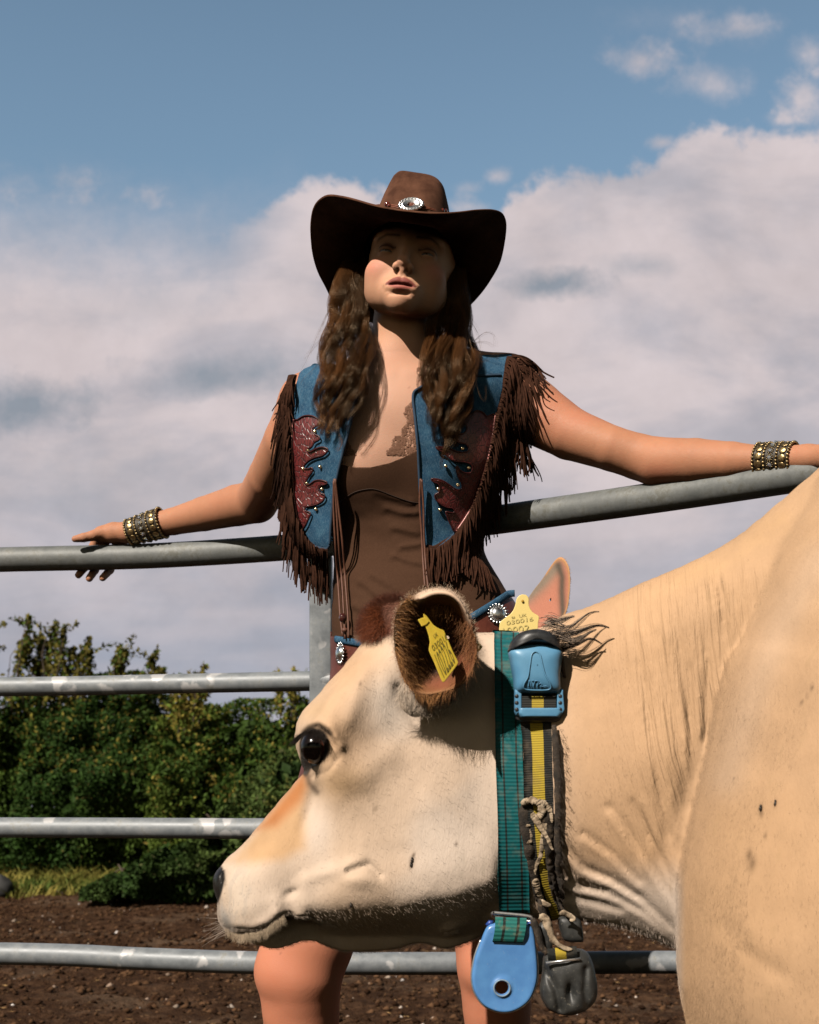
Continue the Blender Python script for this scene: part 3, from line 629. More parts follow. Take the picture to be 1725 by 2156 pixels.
    Tn, px, py = field(NECK, dneck, TN, .085, lambda x: np.interp(x, [.0, .2, .4, .6], [1.60, 1.52, 1.42, 1.33]))
    w = vnoise(np.stack([px / 260, py / 420, 0 * px], -1), 1, 3, 31)
    # vertical wrinkles leaning back towards the shoulder, finest where the neck meets it
    u = px - .10 * (py - 1300) - 60 * sstep(py, 1500, 1900) + 26 * w
    env = env_px(px, py)
    nn = vnoise(np.stack([u / 15, py / 260, 0 * px], -1), 1, 2, 33)
    folds = env * (.0024 * nn + .0010 * vnoise(np.stack([u / 7, py / 150, 0 * px], -1), 1, 1, 35))
    for pts, a, wd in (([(1395,1330),(1420,1480),(1440,1600),(1462,1700)],.003,9),([(1430,1250),(1455,1400),(1470,1520),(1478,1620),(1470,1700)],.0025,8),([(1350,1330),(1372,1500),(1392,1640),(1420,1760)],.003,8),([(1500,1220),(1505,1400),(1500,1560)],.004,8),([(1464,1400),(1462,1560),(1464,1650)],.003,7),([(1530,1200),(1540,1330)],.004,7),
        ([(1200,1790),(1240,1830),(1300,1855),(1370,1900),(1440,1965)],.009,9),([(1185,1845),(1230,1870),(1300,1885),(1380,1930),(1445,1990)],.007,8),([(1190,1890),(1260,1905),(1330,1925)],.005,8),([(1290,1700),(1350,1780),(1400,1850),(1450,1925)],.006,9),([(1340,1690),(1400,1800),(1450,1890)],.005,8),([(1235,1755),(1300,1800),(1360,1860)],.005,8),([(1180,1740),(1200,1800),(1215,1850)],.005,7)):
        a = a * (.62 if py.size and pts[0][1] > 1600 else 1.0); folds = folds - a * ridge(px, py, pts, wd) + a * .75 * ridge(px, py, [(x_ + 2, y_ + 17) if abs(pts[-1][0] - pts[0][0]) > 120 else (x_ + 17, y_) for x_, y_ in pts], wd * 1.25)
    folds = folds - .004 * gb(px, py, 960, 1480, 60, 60)
    Tn = np.where(Tn > .004, Tn + folds * sstep(Tn, .004, .04), Tn)
    Tb, px, py = field(BODY, lambda a: DB if a > 1560 else 1.43, lambda a, b: TB(a, b) + .014, .105, lambda x: np.full(x.shape, 1.27))
    bd = .008 * ridge(px, py, [(1725,1180),(1640,1330),(1580,1480),(1540,1620),(1500,1760)], 50) - .006 * ridge(px, py, [(1725,1330),(1690,1450),(1640,1600)], 40)
    bd = bd + .004 * vnoise(np.stack([px / 160, py / 240, 0 * px], -1), 1, 3, 37) + .004 * gb(px, py, 1600, 1990, 90, 50) - .003 * ridge(px, py, [(1560,1960),(1590,2010),(1640,2050)], 16)
    Tb = np.where(Tb > .004, Tb + bd * sstep(Tb, .004, .06), Tb)
    yn = np.interp(X, [-.0, .02, .10, .22, .36, .48, .75], [1.68, 1.68, 1.665, 1.62, 1.55, 1.49, 1.45])
    Fv = np.empty((nx, ny, nz), np.float32)
    legs = [((.42, 1.40, .42), (.44, 1.38, .25), (.44, 1.38, .0)), ((.40, 1.60, .42), (.36, 1.62, .25), (.36, 1.62, .0)), ((1.18, 1.36, .45), (1.24, 1.36, .27), (1.21, 1.36, 0)), ((1.18, 1.60, .45), (1.24, 1.60, .27), (1.21, 1.60, 0))]
    lowk = int((.46 - lo[2]) / h)
    for j in range(ny):
        a = np.abs(ys[j] - DH) - Th; b = np.abs(ys[j] - yn) - Tn; c = np.abs(ys[j] - DB) - Tb
        f = smin(smin(a, b, .012), c, .010)
        p = np.stack([X[:, :lowk], np.full(X[:, :lowk].shape, ys[j]), Z[:, :lowk]], -1)
        for g in legs:
            f[:, :lowk] = smin(f[:, :lowk], smin(s_cone(p, g[0], g[1], .085, .042), s_cone(p, g[1], g[2], .042, .033), .02), .05)
        Fv[:, j] = f
    V, Q = surface_nets(Fv, lo, h); del Fv
    V = lap(V, Q, 2, .5); px, py = PX(V); V = lap(V, Q, 14, .5, np.clip(np.exp(-(poly_sd(px, py, BODY) / 26) ** 2) * (px < 1735) + .35 * (px > 1735), 0, 1))
    N = normals(V, Q); px, py = PX(V)
    P3 = V * 1.0; near = N[:, 1] < .25
    # coat colours
    n1 = vnoise(P3, 14, 4, 41); n2 = vnoise(P3, 60, 3, 42); n3 = vnoise(P3 * [1, 1, .35], 120, 2, 43)
    tan = np.array([.51, .325, .192]); cream = np.array([.575, .450, .355]); red = np.array([.42, .165, .055]); pale = np.array([.61, .515, .445])
    def mixc(c, d, w): return c + (np.asarray(d) - c) * np.clip(np.broadcast_to(w, (len(c),)), 0, 1)[:, None]
    C = np.tile(tan, (len(V), 1))
    C = mixc(C, cream, sstep(px, 1250, 1020) * .95)
    C = mixc(C, pale, .75 * gb(px, py, 960, 1760, 170, 190)); C = mixc(C, pale, .35 * gb(px, py, 530, 1900, 110, 60)); C = mixc(C, pale, .8 * gb(px, py, 672, 1740, 26, 60, .1)); C = mixc(C, (.60, .53, .47), .8 * gb(px, py, 810, 1480, 50, 70, -.3))
    C = mixc(C, tan * 1.02, .85 * (gb(px, py, 700, 1560, 75, 95) + gb(px, py, 740, 1400, 60, 90, .7)))
    C = mixc(C, (.58, .37, .18), .6 * gb(px, py, 720, 1650, 50, 36)); C = mixc(C, (.52, .35, .19), .45 * gb(px, py, 660, 1495, 45, 20, -.5))
    br = sstep(poly_sd(px, py, [(645,1618),(600,1660),(520,1760),(470,1815),(500,1830),(600,1820),(650,1790),(650,1700),(658,1650)]), -8, 26)
    C = mixc(C, (.50, .30, .145), .85 * br); C = mixc(C, red, .95 * sstep(poly_sd(px, py, [(650,1600),(560,1712),(530,1755),(585,1745),(640,1690),(652,1660)]), -10, 22))
    C = mixc(C, (.54, .36, .22), .34 * sstep(vnoise(P3, 11, 3, 47), -.05, .5) * sstep(px, 1130, 1040)); C = mixc(C, (.60, .52, .44), .55 * gb(px, py, 500, 1880, 28, 70)); C = mixc(C, (.25, .25, .25), .75 * gb(px, py, 474, 1935, 13, 34, -.35) + .25 * (n3 > .3) * gb(px, py, 500, 1890, 40, 80))
    C = mixc(C, pale, .8 * sstep(py, 1790, 1900) * sstep(px, 1150, 1200) * (1 - sstep(px, 1420, 1447)) * 1.0)
    C = mixc(C, (.60, .36, .18), .25 * env_px(px, py) * (n1 * .5 + .5)); C = mixc(C, (.52, .33, .17), .5 * ridge(px, py, [(1440, 1215), (1560, 1160), (1640, 1100)], 26) * (n2 * .5 + .6))
    C = mixc(C, (.44, .34, .25), .6 * gb(px, py, 985, 1430, 45, 60) * (n3 * .8 + .5)); C = mixc(C, (.30, .26, .21), .55 * sstep(n3 + .5 * n2, .25, .7) * gb(px, py, 1010, 1840, 70, 90))
    tu = sstep(poly_sd(px, py, [(870,1225),(790,1250),(755,1285),(750,1335),(775,1340),(800,1346),(870,1335)]), -5, 9); C = mixc(C, (.10, .024, .010), tu * (.95 + .05 * n3))
    C = mixc(C, (.012, .010, .009), sstep(poly_sd(px, py, [(466,1822),(474,1834),(475,1850),(471,1868),(466,1886),(460,1902),(440,1905),(438,1826)]), -2, 3))
    ey = poly_sd(px, py, spline([(633,1590),(632,1560),(641,1539),(662,1533),(684,1543),(693,1568),(690,1590),(676,1606),(655,1619),(644,1634),(636,1622)], 60, True)); C = mixc(C, (.018, .015, .013), sstep(ey, -4, 2) * near)
    C = mixc(C, (.07, .05, .035), near * (.9 * ridge(px, py, [(638, 1542), (650, 1530), (672, 1526), (696, 1545)], 5) + .75 * ridge(px, py, [(645, 1625), (652, 1650), (668, 1668)], 7) + .4 * ridge(px, py, [(655, 1632), (690, 1622), (712, 1595)], 3)))
    C = mixc(C, (.10, .065, .045), sstep(-ridge(px, py, [(518, 1974), (553, 1966), (575, 1953), (590, 1937), (605, 1930)], 5), -.45, -.9))
    dirt = np.zeros(len(V))
    for x_, y_, r_ in ((868,1810,5),(866,1822,5),(872,1800,3),(790,1703,4),(785,1695,2),(739,1906,4),(745,1912,3),(1602,1703,6),(1633,1694,4),(1604,1715,4),(1688,1480,3),(1700,1465,3),(1710,1448,4),(1585,1820,9),(1578,1800,7),(1612,1760,4),(960,1778,3),(1545,1640,2),(1238,1395,3),(760,1440,3)):
        dirt += gb(px, py, x_, y_, r_ * .8, r_ * 1.7, .15)
    C = mixc(C, (.10, .065, .04), .85 * np.clip(dirt, 0, 1)); C = mixc(C, (.36, .24, .13), .30 * sstep(n3, .35, .8) * sstep(px, 1250, 1400))
    C = mixc(C, (.50, .30, .15), .22 * sstep(vnoise(P3, 5, 3, 44), -.1, .5) * sstep(px, 1180, 1300)); C = mixc(C, pale, .18 * ridge(px, py, [(1725,1180),(1640,1330),(1580,1480),(1530,1640)], 40))  # pale stripe paints the highlight along the shoulder ridge
    C = C * (1 + .10 * n1 + .06 * n2 + .05 * n3)[:, None]
    t = NT('cow_coat'); v = t.coord(); nz_ = t.noise(t.coord(scale=(1, 1, .35)), 420, 3, .6); c = t.mix(t.math('MULTIPLY', nz_, .30), t.attr(), (.9, .82, .7), 'MULTIPLY')
    sepn = t.N.new('ShaderNodeSeparateColor'); t.L.new(t.attr(), sepn.inputs[0])
    t.set(Base_Color=c, Roughness=t.ramp(sepn.outputs[0], [(.02, .28), (.10, .75)])); t.b.inputs['Specular IOR Level'].default_value = .3
    an_ = t.N.new('ShaderNodeAttribute'); an_.attribute_name = 'side'; sp_ = t.N.new('ShaderNodeSeparateXYZ'); t.L.new(an_.outputs['Vector'], sp_.inputs[0]); cb_ = t.N.new('ShaderNodeCombineXYZ'); t.L.new(sp_.outputs[0], cb_.inputs[0]); t.L.new(sp_.outputs[1], cb_.inputs[1])
    wr_ = t.noise(cb_.outputs[0], 1.0, 3, .55, .3); t.bump(t.math('ADD', t.math('MULTIPLY', nz_, .10), t.math('MULTIPLY', t.math('MULTIPLY', wr_, sp_.outputs[2]), 1.0)), .85, .0065)
    root = empty('cow', (.45, 1.45, 0), 'cream and tan cow in profile wearing collars, with a dark eye and big furry ear', 'cow')
    # ears belong to the same body mesh
    EP = [(V, Q, C)]
    global COWD
    g9 = np.full((360, 300), 9.0); k = (N[:, 1] < .3) & (px > 400) & (px < 1900) & (py > 900) & (py < 2300); np.minimum.at(g9, (((px[k] - 400) / 5).astype(int), ((py[k] - 900) / 5).astype(int)), V[k, 1])
    for _ in range(60):
        m9 = g9 > 8
        if not m9.any(): break
        pad = np.pad(g9, 1, constant_values=9); st = np.stack([pad[1 + a:361 + a, 1 + b:301 + b] for a in (-1, 0, 1) for b in (-1, 0, 1)]); v9 = (st < 8).sum(0); sm = np.where(st < 8, st, 0).sum(0); g9 = np.where(m9 & (v9 > 0), sm / np.maximum(v9, 1), g9)
    COWD = lambda a, b: float(g9[int(np.clip((a - 400) / 5, 0, 299)), int(np.clip((b - 900) / 5, 0, 279))])
    def ear(rimpx, Dr, cen, depth, back, inner, outer, rimc, rollf=lambda a, b: 0 * a):
        """cupped ear: rim outline with its own depths, hollow inside, rounded edge, skin behind"""
        m = 96; R = spline([W(a, b, Dr(a, b)) for a, b in rimpx], m, True); c = W(*cen[:2], Dr(*cen[:2])); rows = []; cc = []; roll = rollf(*PX(R))
        for tt in np.linspace(0.0, 1, 22)[1:]:                # inside, from the middle to the rim
            tr = 1 - .22 * roll; dq = np.where(tt < tr, depth * (1 - (tt / tr) ** 2.2), .030 * ((tt - tr) / (1 - tr + 1e-6)) ** 1.7 * (roll > .02))
            q = c + (R - c) * tt; q = q + np.stack([0 * dq, dq, 0 * dq], 1); rows.append(q); cc.append(inner(q, tt))
        for tt in np.linspace(1, 0, 22)[:-1]:                 # outside, back to the middle
            q = c + (R - c) * (tt ** .85 + .012 * math.sin(tt * 3.14)); q = q + np.array([0, 1, 0]) * (depth * (1 - tt ** 2.2) + .006 + back * (1 - tt ** 2) + .030 * roll * tt)[:, None]; rows.append(q); cc.append(np.tile(outer, (m, 1)) if tt < .97 else np.tile(rimc, (m, 1)))
        Vv = np.concatenate(rows); i = np.arange(len(Vv)).reshape(-1, m); a, b = i[:-1], i[1:]
        Qq = np.stack([a, b, np.roll(b, -1, 1), np.roll(a, -1, 1)], -1).reshape(-1, 4)
        return Vv, Qq, np.concatenate(cc)
    def inner1(q, tt):
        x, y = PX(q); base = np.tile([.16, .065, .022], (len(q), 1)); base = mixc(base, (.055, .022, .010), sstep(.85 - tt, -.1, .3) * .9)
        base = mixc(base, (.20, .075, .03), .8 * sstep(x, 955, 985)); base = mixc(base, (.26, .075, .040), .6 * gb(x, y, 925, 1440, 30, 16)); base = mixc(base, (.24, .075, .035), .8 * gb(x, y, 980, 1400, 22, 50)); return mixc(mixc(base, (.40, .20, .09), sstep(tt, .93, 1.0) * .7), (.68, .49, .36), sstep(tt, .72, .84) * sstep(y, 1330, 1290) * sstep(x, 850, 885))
    NEAR = [(836,1390),(831,1361),(830,1320),(837,1286),(858,1257),(889,1236),(918,1229),(947,1233),(970,1249),(985,1272),(995,1303),(1003,1343),(1005,1375),(998,1404),(982,1430),(959,1448),(930,1457),(900,1462),(872,1455),(850,1430)]
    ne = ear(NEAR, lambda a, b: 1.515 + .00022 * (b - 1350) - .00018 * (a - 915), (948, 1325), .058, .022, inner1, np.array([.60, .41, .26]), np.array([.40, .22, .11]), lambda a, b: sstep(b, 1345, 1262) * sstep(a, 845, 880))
    FAR = [(1108,1300),(1108,1270),(1122,1245),(1140,1222),(1156,1198),(1170,1179),(1181,1173),(1191,1180),(1199,1198),(1201,1225),(1199,1255),(1194,1285),(1180,1310),(1150,1330),(1120,1325)]
    def inner2(q, tt):
        x, y = PX(q); base = np.tile([.52, .21, .14], (len(q), 1)); base = mixc(base, (.26, .22, .17), .9 * ridge(x, y, [(1110, 1258), (1140, 1230), (1170, 1195)], 15)); base = mixc(base, (.10, .08, .06), .95 * ridge(x, y, [(1176, 1190), (1184, 1215), (1183, 1245), (1186, 1300)], 8)); return mixc(base, (.50, .26, .12), sstep(tt, .88, .96) * (x > 1150))
    fe = ear(FAR, lambda a, b: 1.72 - .0006 * (a - 1150), (1160, 1262), .004, .014, inner2, np.array([.55, .36, .2]), np.array([.52, .28, .14]))
    st, sq = tubes(spline([W(862, 1492, 1.635), W(870, 1472, 1.615), W(880, 1455, 1.602), W(890, 1440, 1.600)], 16), np.linspace(.020, .017, 16), 20)
    EP += [ne, (*fe[:2], fe[2]), (st, sq, np.tile([.56, .42, .31], (len(st), 1)))]
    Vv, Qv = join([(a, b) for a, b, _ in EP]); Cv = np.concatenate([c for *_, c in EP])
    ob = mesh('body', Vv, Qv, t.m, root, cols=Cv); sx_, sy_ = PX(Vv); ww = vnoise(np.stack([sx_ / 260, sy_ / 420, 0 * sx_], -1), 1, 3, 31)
    at_ = ob.data.attributes.new('side', 'FLOAT_VECTOR', 'POINT'); at_.data.foreach_set('vector', np.stack([(sx_ - .10 * (sy_ - 1300) - 60 * sstep(sy_, 1500, 1900) + 26 * ww) / 14, sy_ / 170, env_px(sx_, sy_)], 1).astype(np.float32).ravel())
    # eye
    t = NT('cow_eye'); v = t.coord('Generated'); sx = t.N.new('ShaderNodeSeparateXYZ'); t.L.new(v, sx.inputs[0])
    t.set(Base_Color=t.ramp(sx.outputs[0], [(.0, (.006, .004, .004)), (.70, (.010, .006, .005)), (.84, (.16, .05, .03)), (.93, (.50, .33, .25)), (.97, (.10, .06, .05))]), Roughness=.16); t.b.inputs['Specular IOR Level'].default_value = .35
    e = sphere(W(664, 1574, 1.620), (.0178, .0180, .0205), 32, 24); mesh('eye', *e, t.m, root)
    # lashes, tuft, ear fringes, chin whiskers and the short coat
    H = NT('cow_hair'); H.set(Base_Color=H.attr(), Roughness=.55); H.b.inputs['Specular IOR Level'].default_value = .25; HM = H.m
    def fur(name, P, Dn, L, r0, r1, cols, m=4, curl=.25, droop=.0, **kw):
        n = len(P); Dn = Dn / np.linalg.norm(Dn, axis=1)[:, None]; L = np.broadcast_to(L, (n,))[:, None]
        side = rng.normal(size=(n, 3)); side -= (side * Dn).sum(1)[:, None] * Dn; t_ = np.linspace(0, 1, m)
        pts = np.stack([P + Dn * L * tt + side * L * curl * tt * tt + np.array([0, 0, -1]) * L * droop * tt * tt for tt in t_], 1)
        return strands(name, pts, r0, r1, HM, root, cols, **kw)
    # short coat sampled over everything the camera side shows
    F3 = tri(Qv); A = Vv[F3]; nrm = np.cross(A[:, 1] - A[:, 0], A[:, 2] - A[:, 0]); ar = np.linalg.norm(nrm, axis=1) / 2; nrm /= (2 * ar[:, None] + 1e-12)
    cx, cy = PX(A.mean(1)); NV = normals(Vv, Qv)
    w = ar * ((cx > 430) & (cx < 1800) & (cy < 2230) & (cy > 900)) * (nrm[:, 1] < .45); fz = np.arange(len(F3)) % len(Qv) >= len(Q); w = w * np.where(fz, 3.0, np.where(np.abs(nrm[:, 1]) < .45, 2.4, np.where(cx < 1180, .16, .22))); w = w * np.where((cx < 1060) & (cy > 1850), 2.2, 1) * np.where((cx > 1150) & (cx < 1450) & (cy > 1860), .35, 1) * np.where((cx < 860) & (cy < 1350) & ~fz, 12, 1)
    nf = FUR_N; pick = rng.choice(len(F3), nf, p=w / w.sum()); bc = rng.dirichlet((1, 1, 1), nf)
    P = (A[pick] * bc[:, :, None]).sum(1); NN = (NV[F3[pick]] * bc[:, :, None]).sum(1); CC = (Cv[F3[pick]] * bc[:, :, None]).sum(1)
    x_, y_ = PX(P)
    flow = np.stack([np.where(x_ < 1100, .75, .35), 0 * x_, -.45 - .6 * sstep(x_, 1000, 1400)], 1)
    mz = sstep(x_, 640, 540)[:, None]; flow = flow * (1 - mz) + mz * np.array([.15, 0, -.9]); flow = flow + .22 * np.stack([vnoise(P, 9, 2, 51), 0 * x_, vnoise(P, 9, 2, 52)], 1)
    Dn = NN * .26 + flow + rng.normal(0, .13, (nf, 3)); L = .0026 + .0026 * rng.random(nf); L *= 1 - .6 * env_px(x_, y_); L *= 1 - .55 * mz[:, 0]
    inear = pick >= 0; base_n = len(Q) ; face_id = pick % len(Qv); is_ear = face_id >= base_n; in1 = is_ear & (face_id < base_n + len(ne[1]))
    L = np.where(is_ear, .0018 + .0018 * rng.random(nf), L)
    L = np.where(face_id >= base_n + len(ne[1]) + len(fe[1]), .0006, L)
    rad = np.stack([P[:, 0] - W(920, 1350, 1.52)[0], 0 * x_, P[:, 2] - W(920, 1350, 1.52)[2]], 1); rad /= np.linalg.norm(rad, axis=1)[:, None] + 1e-6
    Dn = np.where(is_ear[:, None], rad * .9 + NN * .55 + rng.normal(0, .22, (nf, 3)), Dn)
    tuw = (sstep(poly_sd(x_, y_, [(860,1225),(790,1250),(762,1285),(752,1335),(775,1342),(800,1348),(860,1340)]), -5, 9) > .5)
    L = np.where(tuw, .006 + .008 * rng.random(nf), L); Dn = np.where(tuw[:, None], NN * .5 + np.array([-.3, 0, -.6]) + rng.normal(0, .25, (nf, 3)), Dn)
    dark = (CC.mean(1) < .03) & ~tuw; L = np.where(dark, .0004, L)
    fur('fur', P + NN * .0002, Dn, L, .00011, .00003, CC * (.86 + .26 * rng.random((nf, 1))), 4, .18)
    # long fringe on the near ear: rim fuzz, inner hairs, tufts at the base
    k = 900; th = rng.random(k); R = spline([W(a, b, 1.515 + .00022 * (b - 1350) - .00018 * (a - 915)) for a, b in NEAR], 400, True)
    P = R[(th * 400).astype(int)] + rng.normal(0, .002, (k, 3)); fx_, fy_ = PX(P); P[:, 1] += .026 * sstep(fy_, 1345, 1262) * sstep(fx_, 845, 880); c0 = W(920, 1350, 1.52); o = P - c0; o[:, 1] = 0; o /= np.linalg.norm(o, axis=1)[:, None]
    top = P[:, 2] > c0[2] + .0
    lowr = (P[:, 2] < c0[2] - .01); cc = np.where(((rng.random(k) < .85) & ~lowr)[:, None], [.74, .55, .38], [.36, .17, .07]) * (.7 + .45 * rng.random((k, 1)))
    fur('ear_fringe', P, o * .8 + rng.normal(0, .35, (k, 3)) + [0, -.25, 0], .002 + .0025 * rng.random(k), .00012, .00003, cc, 5, .3)
    k = 5200; a = rng.random(k); b = rng.random(k)             # brown hairs lining the lower-left of the cup
    k = 9000; th = rng.random(k); R = spline([W(a_, b_, 1.515 + .00022 * (b_ - 1350) - .00018 * (a_ - 915)) for a_, b_ in NEAR], 400, True)[(th * 400).astype(int)]
    c0 = W(948, 1325, 1.515); tt_ = np.sqrt(.12 + .88 * rng.random(k)); P = c0 + (R - c0) * tt_[:, None] + np.stack([0 * tt_, .058 * (1 - tt_ ** 2.2), 0 * tt_], 1)
    kx, ky = PX(P); keep = rng.random(k) < np.clip(sstep(kx, 960, 880) + .28 + .3 * (ky < 1290), 0, 1); P, kx, ky, tt_ = P[keep], kx[keep], ky[keep], tt_[keep]; k = len(P)
    lf = sstep(kx, 940, 860)[:, None]; d = lf * np.array([.75, -.35, -.45]) + (1 - lf) * np.array([-.35, -.4, -.5]) + rng.normal(0, .16, (k, 3)); d[:, 2] += .9 * sstep(ky, 1400, 1290) * lf[:, 0] - .3
    cc = np.where((rng.random(k) < .62)[:, None], [.21, .085, .026], [.52, .25, .09]) * (.45 + .9 * rng.random((k, 1))); rl = (ky < 1300) & (kx > 862) & (tt_ > .76); P = P[~rl]; kx = kx[~rl]; ky = ky[~rl]; tt_ = tt_[~rl]; d = d[~rl]; cc = cc[~rl]; k = len(P); cc = mixc(cc, (.20, .07, .03), .6 * sstep(kx, 930, 980))
    fur('ear_lining', P, d, .009 + .010 * rng.random(k), .00020, .00004, cc, 6, .25, .2)
    k = 3600; a = rng.random(k); P = np.array([W(850 + 104 * i + rng.normal(0, 5), 1448 + 12 * math.sin(i * 3) - 4 * i + rng.normal(0, 6), 1.575) for i in a]); d = np.stack([-.1 + .35 * (a - .5), -.25 + 0 * a, -1 + 0 * a], 1) + rng.normal(0, .2, (k, 3))
    fur('ear_tuft', P, d, .010 + .018 * rng.random(k), .00018, .00004, np.array([.75, .60, .47]) * (.75 + .4 * rng.random((k, 1))), 6, .25)
    k = 3200; a = rng.random(k) * 2 - 1; b = rng.random(k); P = np.array([W(806 + 36 * i, 1338 - (70 * math.sqrt(max(0, 1 - i * i)) * j), 1.668 - .042 * math.sqrt(max(0, 1 - i * i)) * math.sqrt(max(0, 1 - j * j))) for i, j in zip(a, b)])
    fur('poll_tuft', P, np.stack([a * .5 - .25, -.35 + 0 * a, .1 - 1.0 * (1 - b)], 1) + rng.normal(0, .22, (k, 3)), .008 + .008 * rng.random(k), .00018, .00004, np.array([.18, .048, .017]) * (.5 + 1.1 * rng.random((k, 1))), 6, .25, .2)
    # lashes
    k = 420; a = rng.random(k); arc = spline([W(632, 1556, 1.60), W(641, 1541, 1.592), W(662, 1535, 1.588), (W(684, 1546, 1.590))], 60); P = arc[(a * 59).astype(int)]
    fur('eyelashes', P, np.stack([-.85 + .9 * a, -.6 + 0 * a, -.55 + 0 * a], 1) + rng.normal(0, .12, (k, 3)), .012 + .008 * rng.random(k), .00022, .00004, np.tile([.02, .015, .012], (k, 1)), 5, .1)
    # whiskers and lip hair
    k = 900; a = rng.random(k); arc = spline([W(476, 1955, 1.665), W(500, 1968, 1.655), W(530, 1966, 1.63), W(560, 1958, 1.62), W(580, 1942, 1.615), W(600, 1930, 1.615)], 80); P = arc[(a * 79).astype(int)] + rng.normal(0, .0012, (k, 3))
    fur('lip_hair', P, np.stack([.1 + 0 * a, -.35 + 0 * a, -1 + 0 * a], 1) + rng.normal(0, .2, (k, 3)), .006 + .006 * rng.random(k), .00016, .00004, np.array([.5, .38, .26]) * (.4 + .8 * rng.random((k, 1))), 4, .2)
    k = 26; P = np.array([W(470 + 30 * rng.random(), 1925 + 40 * rng.random(), 1.66) for _ in range(k)]); fur('whiskers', P, np.stack([-.9 - 0 * P[:, 0], rng.normal(0, .3, k), -.35 + rng.normal(0, .3, k)], 1), .02 + .02 * rng.random(k), .00014, .00003, np.tile([.6, .5, .42], (k, 1)), 6, .15)
    # dark wavy locks blown back from behind the collar
    locks = []
    for pts, wd, cnt in (([(1150,1318,1.56),(1190,1322,1.545),(1220,1308,1.54),(1245,1293,1.54),(1262,1288,1.54)],.0038,34),([(1160,1345,1.55),(1205,1330,1.535),(1240,1322,1.53),(1262,1320,1.53),(1283,1322,1.53)],.0042,56),([(1170,1340,1.55),(1210,1346,1.53),(1232,1340,1.525),(1256,1326,1.525)],.0045,50),([(1180,1372,1.56),(1205,1357,1.54),(1240,1348,1.535),(1268,1356,1.535)],.0030,45),([(1150,1312,1.57),(1175,1304,1.56),(1196,1304,1.555),(1210,1298,1.55)],.0045,50),([(1178,1370,1.56),(1184,1400,1.56),(1190,1425,1.565),(1197,1452,1.57)],.0025,30),([(1175,1640,1.57),(1182,1660,1.57),(1192,1645,1.57),(1190,1620,1.57)],.002,20),
        ([(1170,1560,1.57),(1178,1585,1.565),(1170,1620,1.57),(1178,1660,1.57)],.003,40),([(1165,1690,1.57),(1172,1740,1.565),(1182,1790,1.565),(1186,1830,1.565)],.0025,30)):
        g = spline([W(*q) for q in pts], 14); t_ = np.linspace(0, 1, 14)
        off = rng.normal(0, 1, (cnt, 1, 3)) * wd * (1 - .94 * t_[None, :, None] ** .75); wob = np.sin(t_ * 9 + rng.random((cnt, 1)) * .8)[..., None] * np.array([0, .3, 1]) * .0018
        locks.append(g[None] + off + wob)
    P = np.concatenate(locks); cl = np.where((rng.random(len(P)) < .22)[:, None], [.34, .26, .20], [.045, .032, .025]) * (.6 + .8 * rng.random((len(P), 1)))
    strands('poll_locks', P, .00026, .00005, HM, root, cl)
def env_px(px, py): return (1 - sstep(px + .40 * (py - 1400), 1520, 1560) ) * sstep(px, 1235, 1400) * (1 - sstep(py, 1780, 1900)) * (1 - sstep(px, 1560, 1680)) * sstep(py, 1150, 1230)
FUR_N = 150000
mk_cow()
# ---------------------------------------------------------------- woman: signed-distance figure
DT = 2.13
def loft(rows, D=DT):
    """rows (py, xl, xr, Dc, ry) -> distance to a stack of ellipses"""
    rows = sorted(rows, key=lambda r: -r[0]); z = np.array([CH + (HY - r[0]) * D / F for r in rows]); zz_ = np.linspace(z[0], z[-1], 400)
    A = np.array([[((r[1] + r[2]) / 2 - CX) * D / F, r[3], (r[2] - r[1]) / 2 * D / F, r[4]] for r in rows])
    def hermite(y):
        m = np.gradient(y, z); i = np.clip(np.searchsorted(z, zz_) - 1, 0, len(z) - 2); hh = z[i + 1] - z[i]; t = (zz_ - z[i]) / hh
        return (2 * t**3 - 3 * t**2 + 1) * y[i] + (t**3 - 2 * t**2 + t) * hh * m[i] + (-2 * t**3 + 3 * t**2) * y[i + 1] + (t**3 - t**2) * hh * m[i + 1]
    T = np.stack([hermite(A[:, k]) for k in range(4)])
    def f(p, infl=0.0):
        c = [np.interp(p[..., 2], zz_, T[k]) for k in range(4)]
        u = (p[..., 0] - c[0]); v = (p[..., 1] - c[1]); a, b = c[2] + infl, c[3] + infl
        k0 = np.sqrt((u / a) ** 2 + (v / b) ** 2); k1 = np.sqrt((u / a**2) ** 2 + (v / b**2) ** 2)
        return smax(k0 * (k0 - 1) / (k1 + 1e-6), np.maximum(z[0] - p[..., 2], p[..., 2] - z[-1]), .03)
    return f
torso_l = loft([(1560,735,1085,2.15,.105),(1450,712,1112,2.15,.110),(1380,704,1116,2.15,.112),(1300,704,1098,2.155,.108),(1230,705,1058,2.165,.100),(1150,706,1018,2.175,.092),(1060,692,1020,2.165,.094),(960,664,1038,2.15,.100),(880,658,1040,2.145,.100),(810,690,1020,2.145,.084),(765,745,950,2.14,.060)])
def s_torso(p, infl=0.0):
    d = torso_l(p, infl)
    for a, b, ra, rb in (((812,790,2.14),(655,850,2.16),.040,.046),((885,775,2.14),(1066,815,2.13),.042,.048)):
        d = smin(d, s_cone(p, W(*a), W(*b), ra + infl, rb + infl), .035)
    for c in ((768,985,2.105),(940,968,2.105)): d = smin(d, s_ell(p, W(*c), (.062 + infl, .050 + infl, .058 + infl)), .035)
    d = smin(d, s_cone(p, W(852,650,2.115), W(838,790,2.135), .047 + infl * .5, .050 + infl), .028)
    if infl < .004:                                         # collar bones and the hollow between them
        d = smin(d, s_cone(p, W(825,800,2.072), W(700,798,2.085), .007, .006), .014); d = smin(d, s_cone(p, W(858,796,2.072), W(1000,782,2.075), .007, .006), .014)
    return d
